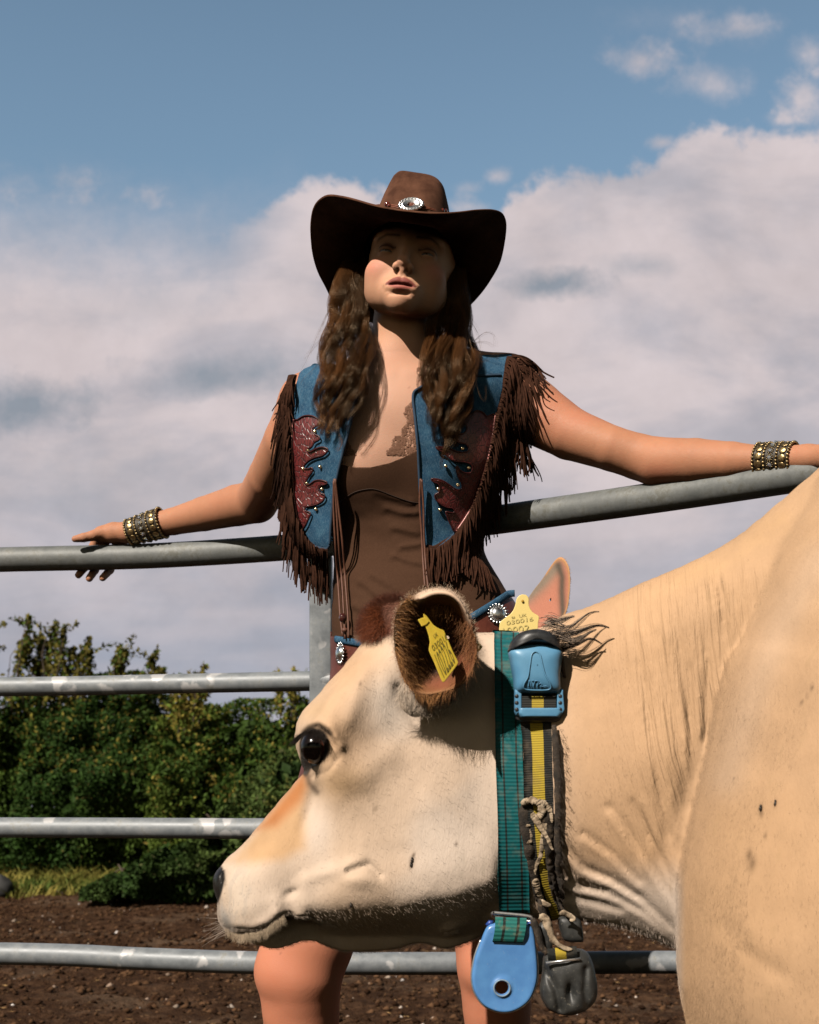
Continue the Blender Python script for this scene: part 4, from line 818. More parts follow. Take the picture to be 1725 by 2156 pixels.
LARM = [((650,852,2.165),.047),((612,930,2.20),.044),((572,1005,2.285),.040),((541,1056,2.375),.0375),((500,1064,2.41),.0365),((430,1082,2.455),.031),((365,1098,2.483),.0248),((312,1108,2.497),.0217),((272,1121,2.505),.0200)]
RARM = [((1070,822,2.135),.050),((1125,868,2.125),.049),((1200,913,2.095),.0400),((1290,945,2.055),.0335),((1345,962,2.045),.0342),((1385,973,2.03),.0368),((1464,972,1.995),.0338),((1540,971,1.96),.0278),((1600,969,1.935),.0212),((1700,965,1.89),.0187)]
LLEG = [((822,1470,2.14),.088),((770,1600,2.08),.084),((700,1820,1.99),.074),((650,1985,1.945),.0655),((632,2050,1.94),.0615),((634,2130,1.955),.0555),((638,2260,2.0),.0565),((640,2420,2.05),.044),((640,2590,2.08),.033),((640,2660,2.08),.034)]
RLEG = [((985,1470,2.15),.088),((1000,1700,2.12),.076),((1028,1930,2.09),.060),((1040,2040,2.08),.0525),((1046,2110,2.09),.0490),((1050,2240,2.11),.054),((1050,2420,2.13),.040),((1050,2590,2.14),.031),((1050,2640,2.14),.033)]
def s_limb(p, L, k=.003):
    d = None
    for (a, ra), (b, rb) in zip(L[:-1], L[1:]):
        s = s_cone(p, W(*a), W(*b), ra, rb); d = s if d is None else smin(d, s, k)
    return d
# hands: palm and fingers as chains; left rests on the rail with the thumb side up and fingers curled behind
LH = dict(palm=[((272,1121,2.505),.0195),((240,1122,2.512),.0190),((214,1126,2.515),.0165)], pads=[((230,1124,2.530),(.022,.016,.0135))],
  fingers=[[((216,1122,2.507),.0125),((196,1128,2.500),.0098),((176,1132,2.496),.0085),((158,1135,2.494),.0066)],                       # thumb along the rail
           [((222,1122,2.540),.0095),((205,1134,2.566),.0088),((188,1165,2.573),.0082),((178,1195,2.558),.0078),((165,1211,2.540),.0068)],
           [((236,1120,2.540),.0095),((225,1134,2.572),.0090),((210,1168,2.580),.0084),((200,1200,2.562),.0080),((188,1218,2.540),.0070)],
           [((250,1119,2.540),.0092),((248,1134,2.570),.0086),((240,1168,2.578),.0082),((232,1200,2.560),.0078),((216,1217,2.538),.0068)],
           [((262,1119,2.535),.0085),((262,1134,2.560),.0078),((256,1160,2.566),.0072),((250,1176,2.556),.0068)]])
RH = dict(palm=[((1700,965,1.89),.0180),((1745,962,1.86),.0185),((1790,962,1.825),.0170)], pads=[((1770,960,1.85),(.022,.016,.0135))],
  fingers=[[((1775,968,1.825),.0115),((1805,985,1.800),.0095),((1825,1012,1.790),.0085),((1832,1035,1.788),.0068)]] + [
           [((1762 + 17 * i,958,1.865 - .006 * i),.0092),((1780 + 17 * i,972,1.880 - .006 * i),.0086),((1785 + 17 * i,1012,1.882 - .006 * i),.0080),((1784 + 17 * i,1042,1.862 - .006 * i),.0070)] for i in range(4)])
def s_hand(p, H):
    d = s_limb(p, H['palm'], .006)
    for c, r in H['pads']: d = smin(d, s_ell(p, W(*c), r), .012)
    for f in H['fingers']: d = smin(d, s_limb(p, f, .0025), .0045)
    return d
# head frame
HO = W(857, 527, 2.03); _a, _b = math.radians(13), math.radians(8)
_F = np.array([0, -math.cos(_a), math.sin(_a)]); _U = np.array([0, math.sin(_a), math.cos(_a)]); _R = np.array([1.0, 0, 0])
HU = _U * math.cos(_b) + _R * math.sin(_b); HR = _R * math.cos(_b) - _U * math.sin(_b); HF = _F - .05 * HR; HF /= np.linalg.norm(HF); HR = np.cross(HU, -HF); HR /= np.linalg.norm(HR)
def hl(p): q = p - HO; return np.stack([q @ HR, q @ HF, q @ HU], -1)
def hw_(q): return HO + np.asarray(q)[..., 0:1] * HR + np.asarray(q)[..., 1:2] * HF + np.asarray(q)[..., 2:3] * HU
def s_head(p):
    q = hl(p); m = q.copy(); m[..., 0] = np.abs(m[..., 0])
    d = s_ell(q, (0, -.088, .030), (.070, .094, .083))
    d = smin(d, s_ell(q, (0, -.046, -.018), (.0570, .050, .062)), .02)
    d = smin(d, s_ell(q, (0, -.032, .045), (.056, .040, .045)), .02)
    d = smin(d, s_cone(m, (.0465, -.062, -.038), (.0090, -.020, -.0750), .0160, .0115), .022)
    d = smin(d, s_ell(q, (0, -.012, -.0825), (.0150, .0150, .0135)), .016)
    d = smin(d, s_ell(m, (.040, -.022, -.028), (.020, .018, .016)), .022)
    d = smin(d, s_ell(m, (.028, -.010, .019), (.026, .012, .008)), .014)
    d = smin(d, s_ell(m, (.0370, -.042, -.045), (.0190, .024, .023)), .020)
    d = smin(d, s_ell(q, (0, -.012, -.062), (.029, .0215, .022)), .016)
    d = smax(d, -s_ell(m, (.031, .011, -.001), (.0165, .013, .0115)), .010)
    lid = np.maximum(s_ell(m, (.0315, -.0095, -.001), (.0142,) * 3), -s_ell(m, (.0315, .003, -.0045), (.0125, .012, .0018)))
    d = smin(d, lid, .0025)
    d = smin(d, s_cone(q, (0, .001, .010), (0, .0165, -.029), .0058, .0085), .009)
    d = smin(d, s_ell(q, (0, .0175, -.0330), (.0094, .0088, .0080)), .006); d = smin(d, s_cone(q, (0, .0150, -.036), (0, .0080, -.0490), .0048, .0040), .005)
    d = smin(d, s_ell(m, (.0108, .0105, -.0375), (.0058, .0085, .0060)), .004)
    d = smin(d, s_ell(q, (0, .0100, -.0425), (.0100, .0062, .0050)), .004); d = smax(d, -s_ell(m, (.0062, .0130, -.0455), (.0026, .0046, .0040)), .002)
    d = smin(d, s_cone(m, (.0026, .0085, -.046), (.0032, .0075, -.0545), .0022, .0022), .004)   # philtrum ridges
    d = smin(d, s_ell(m, (.0065, .0042, -.0580), (.0100, .0068, .0048)), .0060); d = smin(d, s_ell(m, (.0150, -.0002, -.0610), (.0110, .0055, .0034)), .0060)
    d = smax(d, -s_ell(q, (0, .0185, -.0535), (.0022, .006, .0030)), .003)
    d = smin(d, s_ell(q, (0, .0042, -.0697), (.0120, .0075, .0056)), .0050); d = smin(d, s_ell(m, (.0125, .0008, -.0672), (.0100, .0055, .0038)), .0055)
    d = smax(d, -s_ell(q, (0, .0130, -.0648), (.0220, .0140, .0023)), .0026)
    d = smax(d, -s_ell(q, (0, .0045, -.0768), (.015, .005, .0020)), .006)
    d = smin(d, s_ell(m, (.0715, -.085, -.018), (.006, .017, .029)), .006)
    return d
def s_woman(p):
    d = s_torso(p)
    for L in (LARM, RARM): d = smin(d, s_limb(p, L), .022)
    legs = np.minimum(s_limb(p, LLEG), s_limb(p, RLEG, .02))
    legs = smin(legs, s_ell(p, W(582, 2040, 1.925), (.023, .026, .032)), .03)
    legs = smin(legs, s_ell(p, W(1022, 2040, 2.045), (.026, .024, .032)), .022); legs = smin(legs, s_ell(p, W(598, 2120, 1.935), (.022, .02, .03)), .02)
    for (x_, D_), f_ in (((640, 2.08), -.14), ((1050, 2.14), .10)): legs = smin(legs, s_cone(p, W(x_, 2625, D_) + [0, 0, -.02], W(x_ + f_ * 300, 2650, D_ - .15) + [0, 0, -.0], .034, .026), .03)
    d = smin(d, legs, .03); d = smin(d, s_head(p), .010)
    d = smin(d, s_hand(p, LH), .008); return smin(d, s_hand(p, RH), .008)
vest_l = loft([(1185,640,1000,2.168,.092),(1120,606,1030,2.162,.096),(1030,596,1056,2.155,.100),(960,592,1072,2.145,.110),(880,592,1082,2.145,.112),(815,604,1092,2.142,.105),(775,640,1080,2.142,.080),(750,700,1060,2.142,.060)])
def s_vest(p): return smin(vest_l(p), s_torso(p, .009), .03)
def hit(fn, px, py, D0=1.9, D1=2.35, n=90):
    """depth at which the ray through an image point meets a shape (nan where it misses)"""
    px = np.asarray(px, float); py = np.asarray(py, float); D = np.full(px.shape, D0); out = np.full(px.shape, np.nan); step = (D1 - D0) / n; prev = fn(WA(px, py, D)); done = np.zeros(px.shape, bool)
    for i in range(n):
        D2 = D + step; cur = fn(WA(px, py, D2)); m = (prev > 0) & (cur <= 0) & ~done; t = prev / (prev - cur + 1e-12)
        out = np.where(m, D + t * step, out); done |= m; D = D2; prev = cur
    return out
def z2(pts): return [(552.7 + .3662 * a, 710.6 + .3662 * b) for a, b in pts]
def mk_woman():
    root = empty('person', (.02, 2.1, 0), 'woman in a brown cowboy hat and fringed denim vest, arms spread along the gate', 'person')
    # ---- body
    V, Q = build_sdf(s_woman, (-.70, 1.74, -.01), (.72, 2.66, 1.70), .0032)
    hc_ = np.array([HO[0], 2.095, 1.563]); sph = lambda v: np.linalg.norm(v - hc_, axis=1) - .138
    B = clip(V, tri(Q), sph(V))
    V, Q = build_sdf(s_woman, hc_ - .142, hc_ + .142, .00135)
    Hm = clip(V, tri(Q), -sph(V))
    V, T = join([B, Hm]); q = hl(V); px, py = PX(V); ax = np.abs(q[:, 0])
    skin = np.array([.44, .205, .118]); n1 = vnoise(V, 22, 3, 61); n2 = vnoise(V, 140, 2, 62)
    def mixc0(c, d, w): return c + (np.asarray(d) - c) * np.clip(w, 0, 1)[:, None]
    C = np.tile(skin, (len(V), 1)) * (1 + .09 * n1 + .05 * n2)[:, None]; C = mixc0(C, (.50, .19, .12), .5 * sstep(vnoise(V, 7, 3, 63), .0, .5)); hf = sstep(V[:, 2], 1.42, 1.47)[:, None]; C = C * (1 - hf) + np.array([.60, .325, .205]) * hf
    def mixc(c, d, w): return c + (np.asarray(d) - c) * np.clip(w, 0, 1)[:, None]
    inh = -sph(V) > 0; ex_, ey_ = px, py; C = mixc(C, (.50, .17, .105), .45 * (gb(px, py, 1385, 1000, 34, 26) + gb(px, py, 548, 1062, 30, 34) + gb(px, py, 585, 2045, 40, 50) + gb(px, py, 1010, 2050, 36, 50)))
    chest = (V[:, 1] < 2.16) * sstep(V[:, 2], 1.15, 1.25) * sstep(V[:, 2], 1.50, 1.38) * sstep(np.abs(px - 820), 150, 80); C = mixc(C, (.60, .36, .26), .75 * chest)
    C = mixc(C, (.54, .205, .120), .85 * (V[:, 2] < .75)); 
    e2 = lambda c, r: np.exp(-(((q - np.array(c)) / np.array(r)) ** 2).sum(1))
    m = q.copy(); m[:, 0] = ax; e3 = lambda c, r: np.exp(-(((m - np.array(c)) / np.array(r)) ** 2).sum(1))
    C = mixc(C, (.58, .22, .16), inh * .75 * e3((.046, -.01, -.028), (.02, .03, .016))); C = mixc(C, (.60, .27, .19), inh * .4 * e2((0, .02, -.033), (.012, .02, .010)))
    zt = -.0528 - .0016 * np.exp(-(ax / .003) ** 2) - .0098 * (ax / .025) ** 2; zb = -.0752 + .0110 * (ax / .024) ** 2; up = np.minimum(zt - q[:, 2], q[:, 2] - zb) * 60; lo = up
    lipc = np.where((q[:, 2] > -.0648)[:, None], [.27, .075, .060], [.42, .135, .110]); C = mixc(C, lipc, inh * (q[:, 1] > -.012) * sstep(np.maximum(up, lo), -.05, .18)); C = mixc(C, (.13, .03, .025), inh * (q[:, 1] > -.012) * np.exp(-((q[:, 2] + .0645) / .0013) ** 2) * (ax < .023))  # upper lip coloured darker than the lower to paint its shade
    C = mixc(C, (.05, .025, .015), inh * .8 * (q[:, 1] > -.03) * np.exp(-((q[:, 2] - .0185 - .10 * (ax - .012) + .55 * np.maximum(ax - .034, 0)) / .0026) ** 2) * sstep(ax, .010, .014) * (1 - sstep(ax, .045, .052)))
    C = mixc(C, (.03, .015, .01), inh * .9 * (q[:, 1] > -.02) * np.exp(-((q[:, 2] - .0025) / .0018) ** 2) * (np.abs(ax - .0315) < .0145)); C = mixc(C, (.10, .045, .03), inh * .85 * e3((.0325, 0, .004), (.018, .02, .008)))
    for x_, y_, r_ in ((782,937,3.2),(770,938,1.5),(757,928,1.2),(727,1585,1),(862,815,1.2),(590,2008,2),(655,2000,1.2)): C = mixc(C, (.30, .13, .08), .8 * np.exp(-((px - x_) ** 2 + (py - y_) ** 2) / r_ ** 2))
    t = NT('skin'); v = t.coord(); nz = t.noise(v, 300, 4, .6); n5 = t.noise(v, 45, 3, .5); t.set(Base_Color=t.mix(t.math('MULTIPLY', n5, .25), t.attr(), (.95, .78, .70), 'MULTIPLY'), Roughness=t.ramp(nz, [(.3, .52), (.7, .68)]), Subsurface_Weight=.12, Subsurface_Scale=.01); t.b.inputs['Subsurface Radius'].default_value = (1, .35, .2)
    t.b.inputs['Specular IOR Level'].default_value = .28; t.bump(t.math('ADD', nz, t.math('MULTIPLY', t.voro(v, 700), .6)), .30, .0008)
    mesh('body', V, T, t.m, root, cols=C)
    te = NT('eye_ball'); vv = te.coord('Generated'); te.set(Base_Color=(.16, .13, .12), Roughness=.3)
    ti = simple('iris', (.07, .04, .025), .1, var=.3, nscale=300)
    for s in (-1, 1):
        a, b = sphere((0, 0, 0), .0125, 24, 16); c = hw_(np.array([s * .0315, -.0095, -.001])); a1 = a + c
        w = (a @ HF) > .0108; mi = w[b].all(1).astype(int); mesh('eye', a1, b, None, root, mats=[te.m, ti], mi=mi)
    # ---- camisole with seam and lace
    def s_cami(p):
        d = s_torso(p, .0050); x_, y_ = PX(p); wr = .0022 * vnoise(np.stack([(x_ + .8 * y_) / 60, (y_ - .35 * x_) / 26, p[..., 2] * 0], -1), 1, 2, 71)
        fold = 0
        for pts, a, wd in (([(795,1032),(830,1046),(868,1057)],.004,7),([(815,1070),(850,1080),(880,1078)],.003,7),([(845,1150),(885,1145)],.003,5),([(830,1168),(860,1180),(890,1186)],.004,6),([(830,1110),(880,1122)],.003,7),([(760,1225),(800,1255),(840,1275)],.004,9),([(785,1210),(835,1240)],.003,8),([(745,1275),(790,1300)],.0035,8),([(960,1180),(1010,1200)],.003,7)):
            fold = fold + a * ridge(x_, y_, pts, wd) - a * .8 * ridge(x_, y_, [(u, w + 14) for u, w in pts], wd * 1.2)
        return d - np.maximum(wr * .8 + fold * .75, -.0032) * sstep(y_, 1020, 1080)
    tc = NT('jersey'); v = tc.coord(); n = tc.noise(v, 500, 3, .6); tc.set(Base_Color=tc.ramp(n, [(.3, (.052, .024, .013)), (.7, (.070, .034, .019))]), Roughness=.9); tc.b.inputs['Specular IOR Level'].default_value = .15; tc.bump(n, .2, .0004)
    V, Q = build_sdf(s_cami, W(560, 1560, 2.2) * [1, 0, 1] + [0, 1.98, 0], W(1180, 880, 2.1) * [1, 0, 1] + [0, 2.32, 0], .0032); x_, y_ = PX(V)
    neck = np.interp(x_, [600, 690, 715, 745, 780, 820, 850, 885, 930, 1000, 1060], [925, 962, 977, 984, 984, 975, 963, 946, 925, 900, 890]); s = np.where(V[:, 1] < 2.16, y_ - neck, y_ - 960)
    V, T = clip(V, tri(Q), s); cami = mesh('camisole', *shell(V, T, .0012), tc.m, root)
    seam = NT('seam'); seam.set(Base_Color=(.03, .014, .008), Roughness=.8)
    pts = spline([(715,1058),(743,1038),(772,1030),(794,1031),(831,1045),(868,1057),(900,1060)], 60); d = hit(s_cami, pts[:, 0], pts[:, 1]) - .0002
    mesh('seam', *tubes(WA(pts[:, 0], pts[:, 1], d), .0006, 6), seam.m, cami)
    tl = NT('lace'); v = tl.coord(); e = tl.voro(v, 190, 'DISTANCE_TO_EDGE'); e2_ = tl.voro(v, 520, 'DISTANCE_TO_EDGE'); big = tl.noise(v, 75, 3, .6)
    al = tl.math('MAXIMUM', tl.math('LESS_THAN', e, .07), tl.math('MULTIPLY', tl.math('LESS_THAN', e2_, .17), tl.math('GREATER_THAN', big, .47)))
    tl.set(Base_Color=(.20, .095, .055), Roughness=.8, Alpha=al)
    V, Q = build_sdf(lambda p: s_torso(p, .0012), W(640, 1010, 2.2) * [1, 0, 1] + [0, 1.98, 0], W(960, 740, 2.1) * [1, 0, 1] + [0, 2.16, 0], .0026); x_, y_ = PX(V)
    lz = np.maximum.reduce([poly_sd(x_, y_, z2(p)) for p in ([(470,560),(500,600),(520,632),(542,650),(540,685),(560,705),(530,735),(450,750),(430,690)], [(700,725),(702,680),(712,645),(735,625),(742,585),(765,560),(790,555),(800,515),(830,490),(808,440),(822,395),(850,372),(865,345),(900,320),(915,700),(850,700),(760,725)], [(880,165),(955,180),(960,320),(905,285),(888,220)])])
    lz = lz + 1.6 * vnoise(V, 420, 1, 77); s = np.minimum(lz, 2.11 - V[:, 1]); V, T = clip(V, tri(Q), s * 1.0)
    for sd in (1, -1):
        v1, t1 = clip(V, T, sd * (PX(V)[0] - 775)); mesh('lace_trim', v1, t1, tl.m, cami)
    # ---- vest
    td = NT('denim'); v = td.coord(); w1 = td.wave(td.coord(scale=(1, 1, 1)), 420, 1.5, 'X', 3); w2 = td.wave(v, 300, 2, 'Z', 3); n = td.noise(v, 60, 4, .6); nf = td.noise(td.coord(scale=(3, 1, .5)), 500, 3, .7)
    c = td.ramp(n, [(.3, (.018, .062, .122)), (.55, (.028, .092, .168)), (.75, (.058, .150, .235))]); c = td.mix(td.math('MULTIPLY', td.math('GREATER_THAN', nf, .56), .32), c, (.22, .35, .45)); c = td.mix(td.math('MULTIPLY', w2, .20), c, (.01, .035, .08))
    td.b.inputs['Specular IOR Level'].default_value = .2; td.set(Base_Color=c, Roughness=.9); td.bump(td.math('ADD', w1, w2), .3, .0005); DEN = td.m
    tb = NT('crocodile_leather'); v = tb.coord(scale=(1, 1, .55)); e = tb.voro(v, 170, 'DISTANCE_TO_EDGE'); n = tb.noise(tb.coord(), 60, 4, .6)
    sc_ = tb.ramp(e, [(.0, 0.0), (.10, 1.0)]); tb.set(Base_Color=tb.mix(sc_, (.035, .006, .007), tb.ramp(n, [(.3, (.10, .012, .014)), (.7, (.17, .024, .024))])), Roughness=.34, Coat_Weight=1.0, Coat_Roughness=.38); tb.bump(tb.math('ADD', sc_, tb.math('MULTIPLY', n, .5)), .55, .0012); CROC = tb.m
    ts = NT('suede'); v = ts.coord(); n = ts.noise(v, 130, 4, .6); ts.set(Base_Color=ts.ramp(n, [(.3, (.028, .011, .006)), (.7, (.056, .022, .012))]), Roughness=.95); ts.b.inputs['Specular IOR Level'].default_value = .15; SUE = ts.m
    LP = z2([(240,180),(280,165),(330,150),(400,150),(470,160),(530,220),(575,312),(545,350),(500,520),(440,750),(410,900),(395,1050),(387,1190),(370,1212),(330,1208),(290,1190),(240,1140),(215,1095),(190,1000),(175,900),(168,700),(170,560),(162,480),(168,380),(190,280),(212,205)])
    RP = z2([(1100,120),(1230,103),(1330,97),(1440,92),(1410,150),(1385,260),(1360,380),(1344,440),(1325,560),(1290,720),(1240,880),(1190,1000),(1115,1115),(1070,1160),(1010,1205),(960,1218),(932,1205),(925,1180),(915,1050),(905,850),(895,650),(880,480),(866,330),(905,288),(960,260),(1010,160)])
    V, Q = build_sdf(s_vest, W(560, 1200, 2.2) * [1, 0, 1] + [0, 1.96, 0], W(1160, 700, 2.1) * [1, 0, 1] + [0, 2.32, 0], .0026)
    V = lap(V, Q, 2); x_, y_ = PX(V); N = normals(V, Q); wr = .0016 * vnoise(V, 28, 2, 81); V = V + N * wr[:, None]
    front = 2.145 - V[:, 1]
    sl = np.minimum(poly_sd(x_, y_, LP), front * 1000); sr = np.minimum(poly_sd(x_, y_, RP), front * 1000)
    sb = np.minimum(-front * 1000 + 1.0, np.minimum((V[:, 2] - W(0, 1130, 2.2)[2]) * 1000, poly_sd(x_, y_, [(600,1200),(604,900),(622,800),(660,765),(760,770),(800,800),(900,790),(960,745),(1085,742),(1085,800),(1060,900),(1010,1200)])))
    T0 = tri(Q); pts_ = [clip(V, T0, s) for s in (sl, sr, sb)]
    vest = mesh('vest', *join([shell(*p, .0022) for p in pts_]), DEN, root, label='blue denim vest with dark red flame panels and long brown fringe')
    def surf(pts, off=.0025, fn=s_vest):
        pts = np.asarray(pts, float); d = hit(fn, pts[:, 0], pts[:, 1]); ok = ~np.isnan(d); d = np.interp(np.arange(len(d)), np.flatnonzero(ok), d[ok]); return WA(pts[:, 0], pts[:, 1], d - off)
    FL = z2([(180,490),(205,470),(235,452),(270,448),(300,456),(330,480),(325,500),(300,515),(290,535),(300,555),(325,568),(328,585),(300,600),(285,625),(262,640),(258,655),(280,655),(310,638),(345,630),(375,640),(372,655),(345,678),(300,690),(265,708),(240,735),(240,752),(262,755),(285,748),(288,770),(268,795),(252,830),(250,848),(270,845),(300,824),(335,820),(372,832),(362,845),(335,850),(325,875),(335,895),(358,905),(350,935),(315,958),(275,968),(250,975),(245,995),(262,1002),(278,1010),(265,1040),(245,1080),(222,1098),(200,1020),(180,920),(174,800),(172,640)])
    FR = z2([(1335,445),(1290,455),(1270,432),(1235,420),(1195,440),(1150,432),(1110,445),(1085,470),(1100,492),(1140,485),(1168,500),(1175,530),(1150,555),(1115,548),(1090,552),(1100,580),(1130,605),(1165,612),(1185,632),(1182,655),(1160,660),(1120,655),(1060,632),(1000,628),(1010,645),(1045,660),(1070,690),(1110,712),(1160,715),(1198,728),(1208,755),(1195,778),(1165,778),(1140,765),(1118,738),(1115,760),(1125,800),(1145,835),(1148,868),(1125,876),(1095,862),(1050,830),(1010,815),(972,812),(980,828),(1010,840),(1022,862),(1015,890),(992,905),(1000,935),(1035,965),(1065,978),(1090,980),(1105,995),(1098,1008),(1070,1005),(1055,1000),(1062,1030),(1085,1080),(1113,1113),(1190,1000),(1240,880),(1290,720),(1325,560)])
    Vo = V + N * .0022
    for poly, nm in ((FL, 'dark red glossy flame panel'), (FR, 'dark red flame panel catching a pale sheen')):
        s = np.minimum(poly_sd(x_, y_, spline(poly, 260, True)), front * 1000); vf, tf = clip(Vo, T0, s); mesh('leather_panel', *shell(vf, tf, .0022), CROC, vest, label=nm)
        e = surf(spline(poly, 260, True), .0045); e = np.concatenate([e, e[:2]]); mesh('panel_edging', *tubes(e, .0011, 6, cap=False), tb_dark(), vest)
    tp = NT('piping'); tp.set(Base_Color=(.50, .19, .17), Roughness=.35)
    for p in ([(176,470),(170,600),(173,780),(180,900),(196,1010),(218,1100)], [(1338,448),(1326,560),(1292,720),(1242,882),(1190,1000),(1116,1114)]): mesh('piping', *tubes(surf(spline(z2(p), 90), .0048), .0014, 6), tp.m, vest)
    for p in ([(387,1190),(395,1050),(410,900),(440,750),(500,520),(545,350),(572,312),(540,250)], [(925,1190),(915,1050),(905,850),(895,650),(880,480),(867,332),(905,290),(960,262)], [(387,1192),(370,1214),(330,1210),(290,1192),(240,1142),(217,1100)], [(930,1206),(960,1220),(1010,1207),(1070,1162),(1117,1115)], [(1200,217),(1290,218),(1372,214)]):
        mesh('hem', *tubes(surf(spline(z2(p), 120), .0012), .0022, 8), DEN_DARK(), vest)
    tg = NT('brass_stud'); tg.set(Base_Color=(.78, .62, .38), Metallic=1.0, Roughness=.22)
    for a, b in z2([(302,540),(379,544),(264,648),(235,755),(332,743),(256,838),(343,872),(308,987),(1040,540),(1131,529),(1150,637),(1054,738),(1186,748),(1124,847),(1011,870),(1022,990)]):
        mesh('stud', *sphere(surf([(a, b), (a + .1, b)], .0035)[0], (.0029, .0016, .0029), 14, 8), tg.m, vest)
    # fringe: flat suede strips sewn along the outer edges, falling under their own weight
    def s_hang(p): return np.minimum(s_vest(p), np.minimum(np.minimum(s_limb(p, LARM), s_limb(p, RARM)) - .004, s_torso(p, .004)))
    def fringe(edge, n, out, length, drift, jit=4, wid=.0016, drop=14, dz=.006, seed=0, curl=1.0):
        r = np.random.default_rng(seed); E = spline(edge, 300); u = np.sort(r.random(n)); i = (u * 299).astype(int); root_ = E[i] + r.normal(0, .7, (n, 2)); m = 18; t_ = np.linspace(0, 1, m)[None]
        f = lambda v: (np.interp(u, np.linspace(0, 1, len(v)), v) if np.ndim(v) else np.full(n, v))[:, None]
        L = f(length) * (.72 + .38 * r.random((n, 1))); O = f(out) * (.55 + .7 * r.random((n, 1))); Dx = f(drift) + r.normal(0, jit, (n, 1)); ph = r.random((n, 1)) * 6.3; am = r.normal(0, 2.6 * curl, (n, 1))
        X = root_[:, :1] + O * (1 - np.exp(-t_ * 7)) + Dx * t_ ** 1.5 + am * np.sin(t_ * 5 + ph) * t_
        Y = root_[:, 1:] + L * (t_ + .12 * (np.exp(-t_ * 8) - 1)) + 0
        D = hit(s_hang, X.ravel(), Y.ravel(), 1.96, 2.36, 36).reshape(n, m)
        for j in range(1, m):                                   # below or outside the body a strip keeps hanging at its last depth
            D[:, j] = np.where(np.isnan(D[:, j]), D[:, j - 1], D[:, j]); D[:, j] = np.minimum(D[:, j], D[:, j - 1] + .008)
        D[:, 0] = np.where(np.isnan(D[:, 0]), 2.12, D[:, 0]); D = np.where(np.isnan(D), 2.1, D)
        D = D - dz - .012 * r.random((n, 1)) * np.sin(t_ * 3.14) - .003; D[:, 0] += dz * .6
        P = WA(X, Y, D); tw = r.random((n, 1)) * 3.1 + t_ * r.normal(0, 1.4, (n, 1)); ref = np.stack([np.sin(tw) * .45, np.ones_like(tw), 0 * tw], -1)
        wv = wid * (.7 + .6 * r.random((n, 1))) * (1 - .25 * t_ ** 6)
        return tubes(P, wv, 4, ref=ref, flat=.35)
    sets = []
    LE = [(622,790),(616,820),(613,866),(612,920),(613,980),(616,1040),(622,1076),(633,1110),(650,1138),(672,1154),(690,1156)]
    RE = [(1072,752),(1062,800),(1052,850),(1044,875),(1037,918),(1024,976),(1006,1035),(988,1079),(962,1120),(938,1142),(915,1155),(895,1153)]
    sets.append(fringe(LE, 190, [-16,-22,-22,-18,-14,-8,-2,2], [110,130,150,150,150,150,140,125], [-6,-8,-8,-4,-4,-2,2,2], 6, seed=1)); sets.append(fringe(LE, 150, [-8,-10,-10,-8,-8,-3,0,2], [70,90,100,110,125,130,125,110], [-2,-4,-2,2,2,2,2,2], 6, dz=.010, seed=2))
    sets.append(fringe(RE, 210, [20,32,36,34,30,24,16,8,3,0,0], [120,150,165,160,150,140,130,120,110,105,95], [6,10,10,6,2,2,2,0,0,0,0], 6, seed=3)); sets.append(fringe(RE, 180, [10,16,20,20,16,12,8,3,0,0], [80,95,110,120,125,125,115,105,95,80], [2,4,4,2,0,0,0,0,0,0], 6, dz=.010, seed=4))
    sets.append(fringe([(1078,748),(1088,760),(1094,785),(1092,810)], 38, [34,30,20,10], [46,60,90,130], [30,26,14,4], 14, seed=5, curl=2.2, dz=.008)); sets.append(fringe([(1072,755),(1080,790),(1084,830)], 38, [16,14,12], [150,190,180], [6,10,14], 12, seed=6, curl=1.6))
    sets.append(fringe([(1090,900),(1100,925),(1106,940)], 34, [4,4,8], [95,90,80], [4,6,10], 12, seed=7, curl=2.0, dz=-.01)); sets.append(fringe([(622,792),(606,812),(600,840)], 36, [-10,-8,-6], [60,70,80], [-16,-10,-6], 8, seed=8, curl=2.2))
    sets.append(fringe([(962,1125),(985,1150),(1000,1170),(1018,1190)], 46, [3,5,8,8], [85,90,80,60], [4,6,8,8], 8, seed=9))
    mesh('fringe', *join(sets), SUE, vest, smooth=False)
    # suede band the fringe is cut from
    for e, wd in ((LE, .0075), (RE, .0085)):
        E = spline([(a + (-6 if e is LE else 6) * (1 if b < 1090 else .2), b + (5 if b > 1090 else 0)) for a, b in e], 130); mesh('fringe_band', *tubes(surf(E, .001, s_hang), wd, 8, flat=.25), SUE, vest)
    tcd = simple('cord_leather', (.12, .045, .025), .6, nscale=200)
    for pts in ([(704,1008),(708,1060),(713,1140),(720,1220),(724,1290),(727,1345)], [(706,1008),(713,1070),(722,1150),(728,1230),(733,1300),(734,1344)], [(703,1012),(703,1080),(708,1170),(713,1240),(717,1300),(722,1340)], [(886,1008),(884,1060),(888,1120),(891,1180),(895,1235)], [(888,1010),(892,1070),(893,1130),(897,1190),(902,1240)]):
        mesh('tie_cord', *tubes(surf(spline(pts, 40), .010, s_hang), .0017, 8), tcd, vest)
    tbd = NT('amber_bead'); tbd.set(Base_Color=(.05, .012, .010), Roughness=.08, Coat_Weight=1.0)
    mesh('bead', *sphere(surf([(722,1301),(722,1302)], .016, s_hang)[0], (.0062, .006, .0075), 18, 12), tbd.m, vest)
    mesh('bead', *sphere(surf([(726,1327),(726,1328)], .014, s_hang)[0], (.0050, .005, .0042), 16, 10), tcd, vest)
    # ---- low slung hide shorts with a denim waistband and silver conchos
    topc = lambda x: np.interp(x, [680, 708, 760, 830, 900, 991, 1040, 1072, 1100], [1338, 1341, 1350, 1352, 1338, 1296, 1266, 1245, 1243])
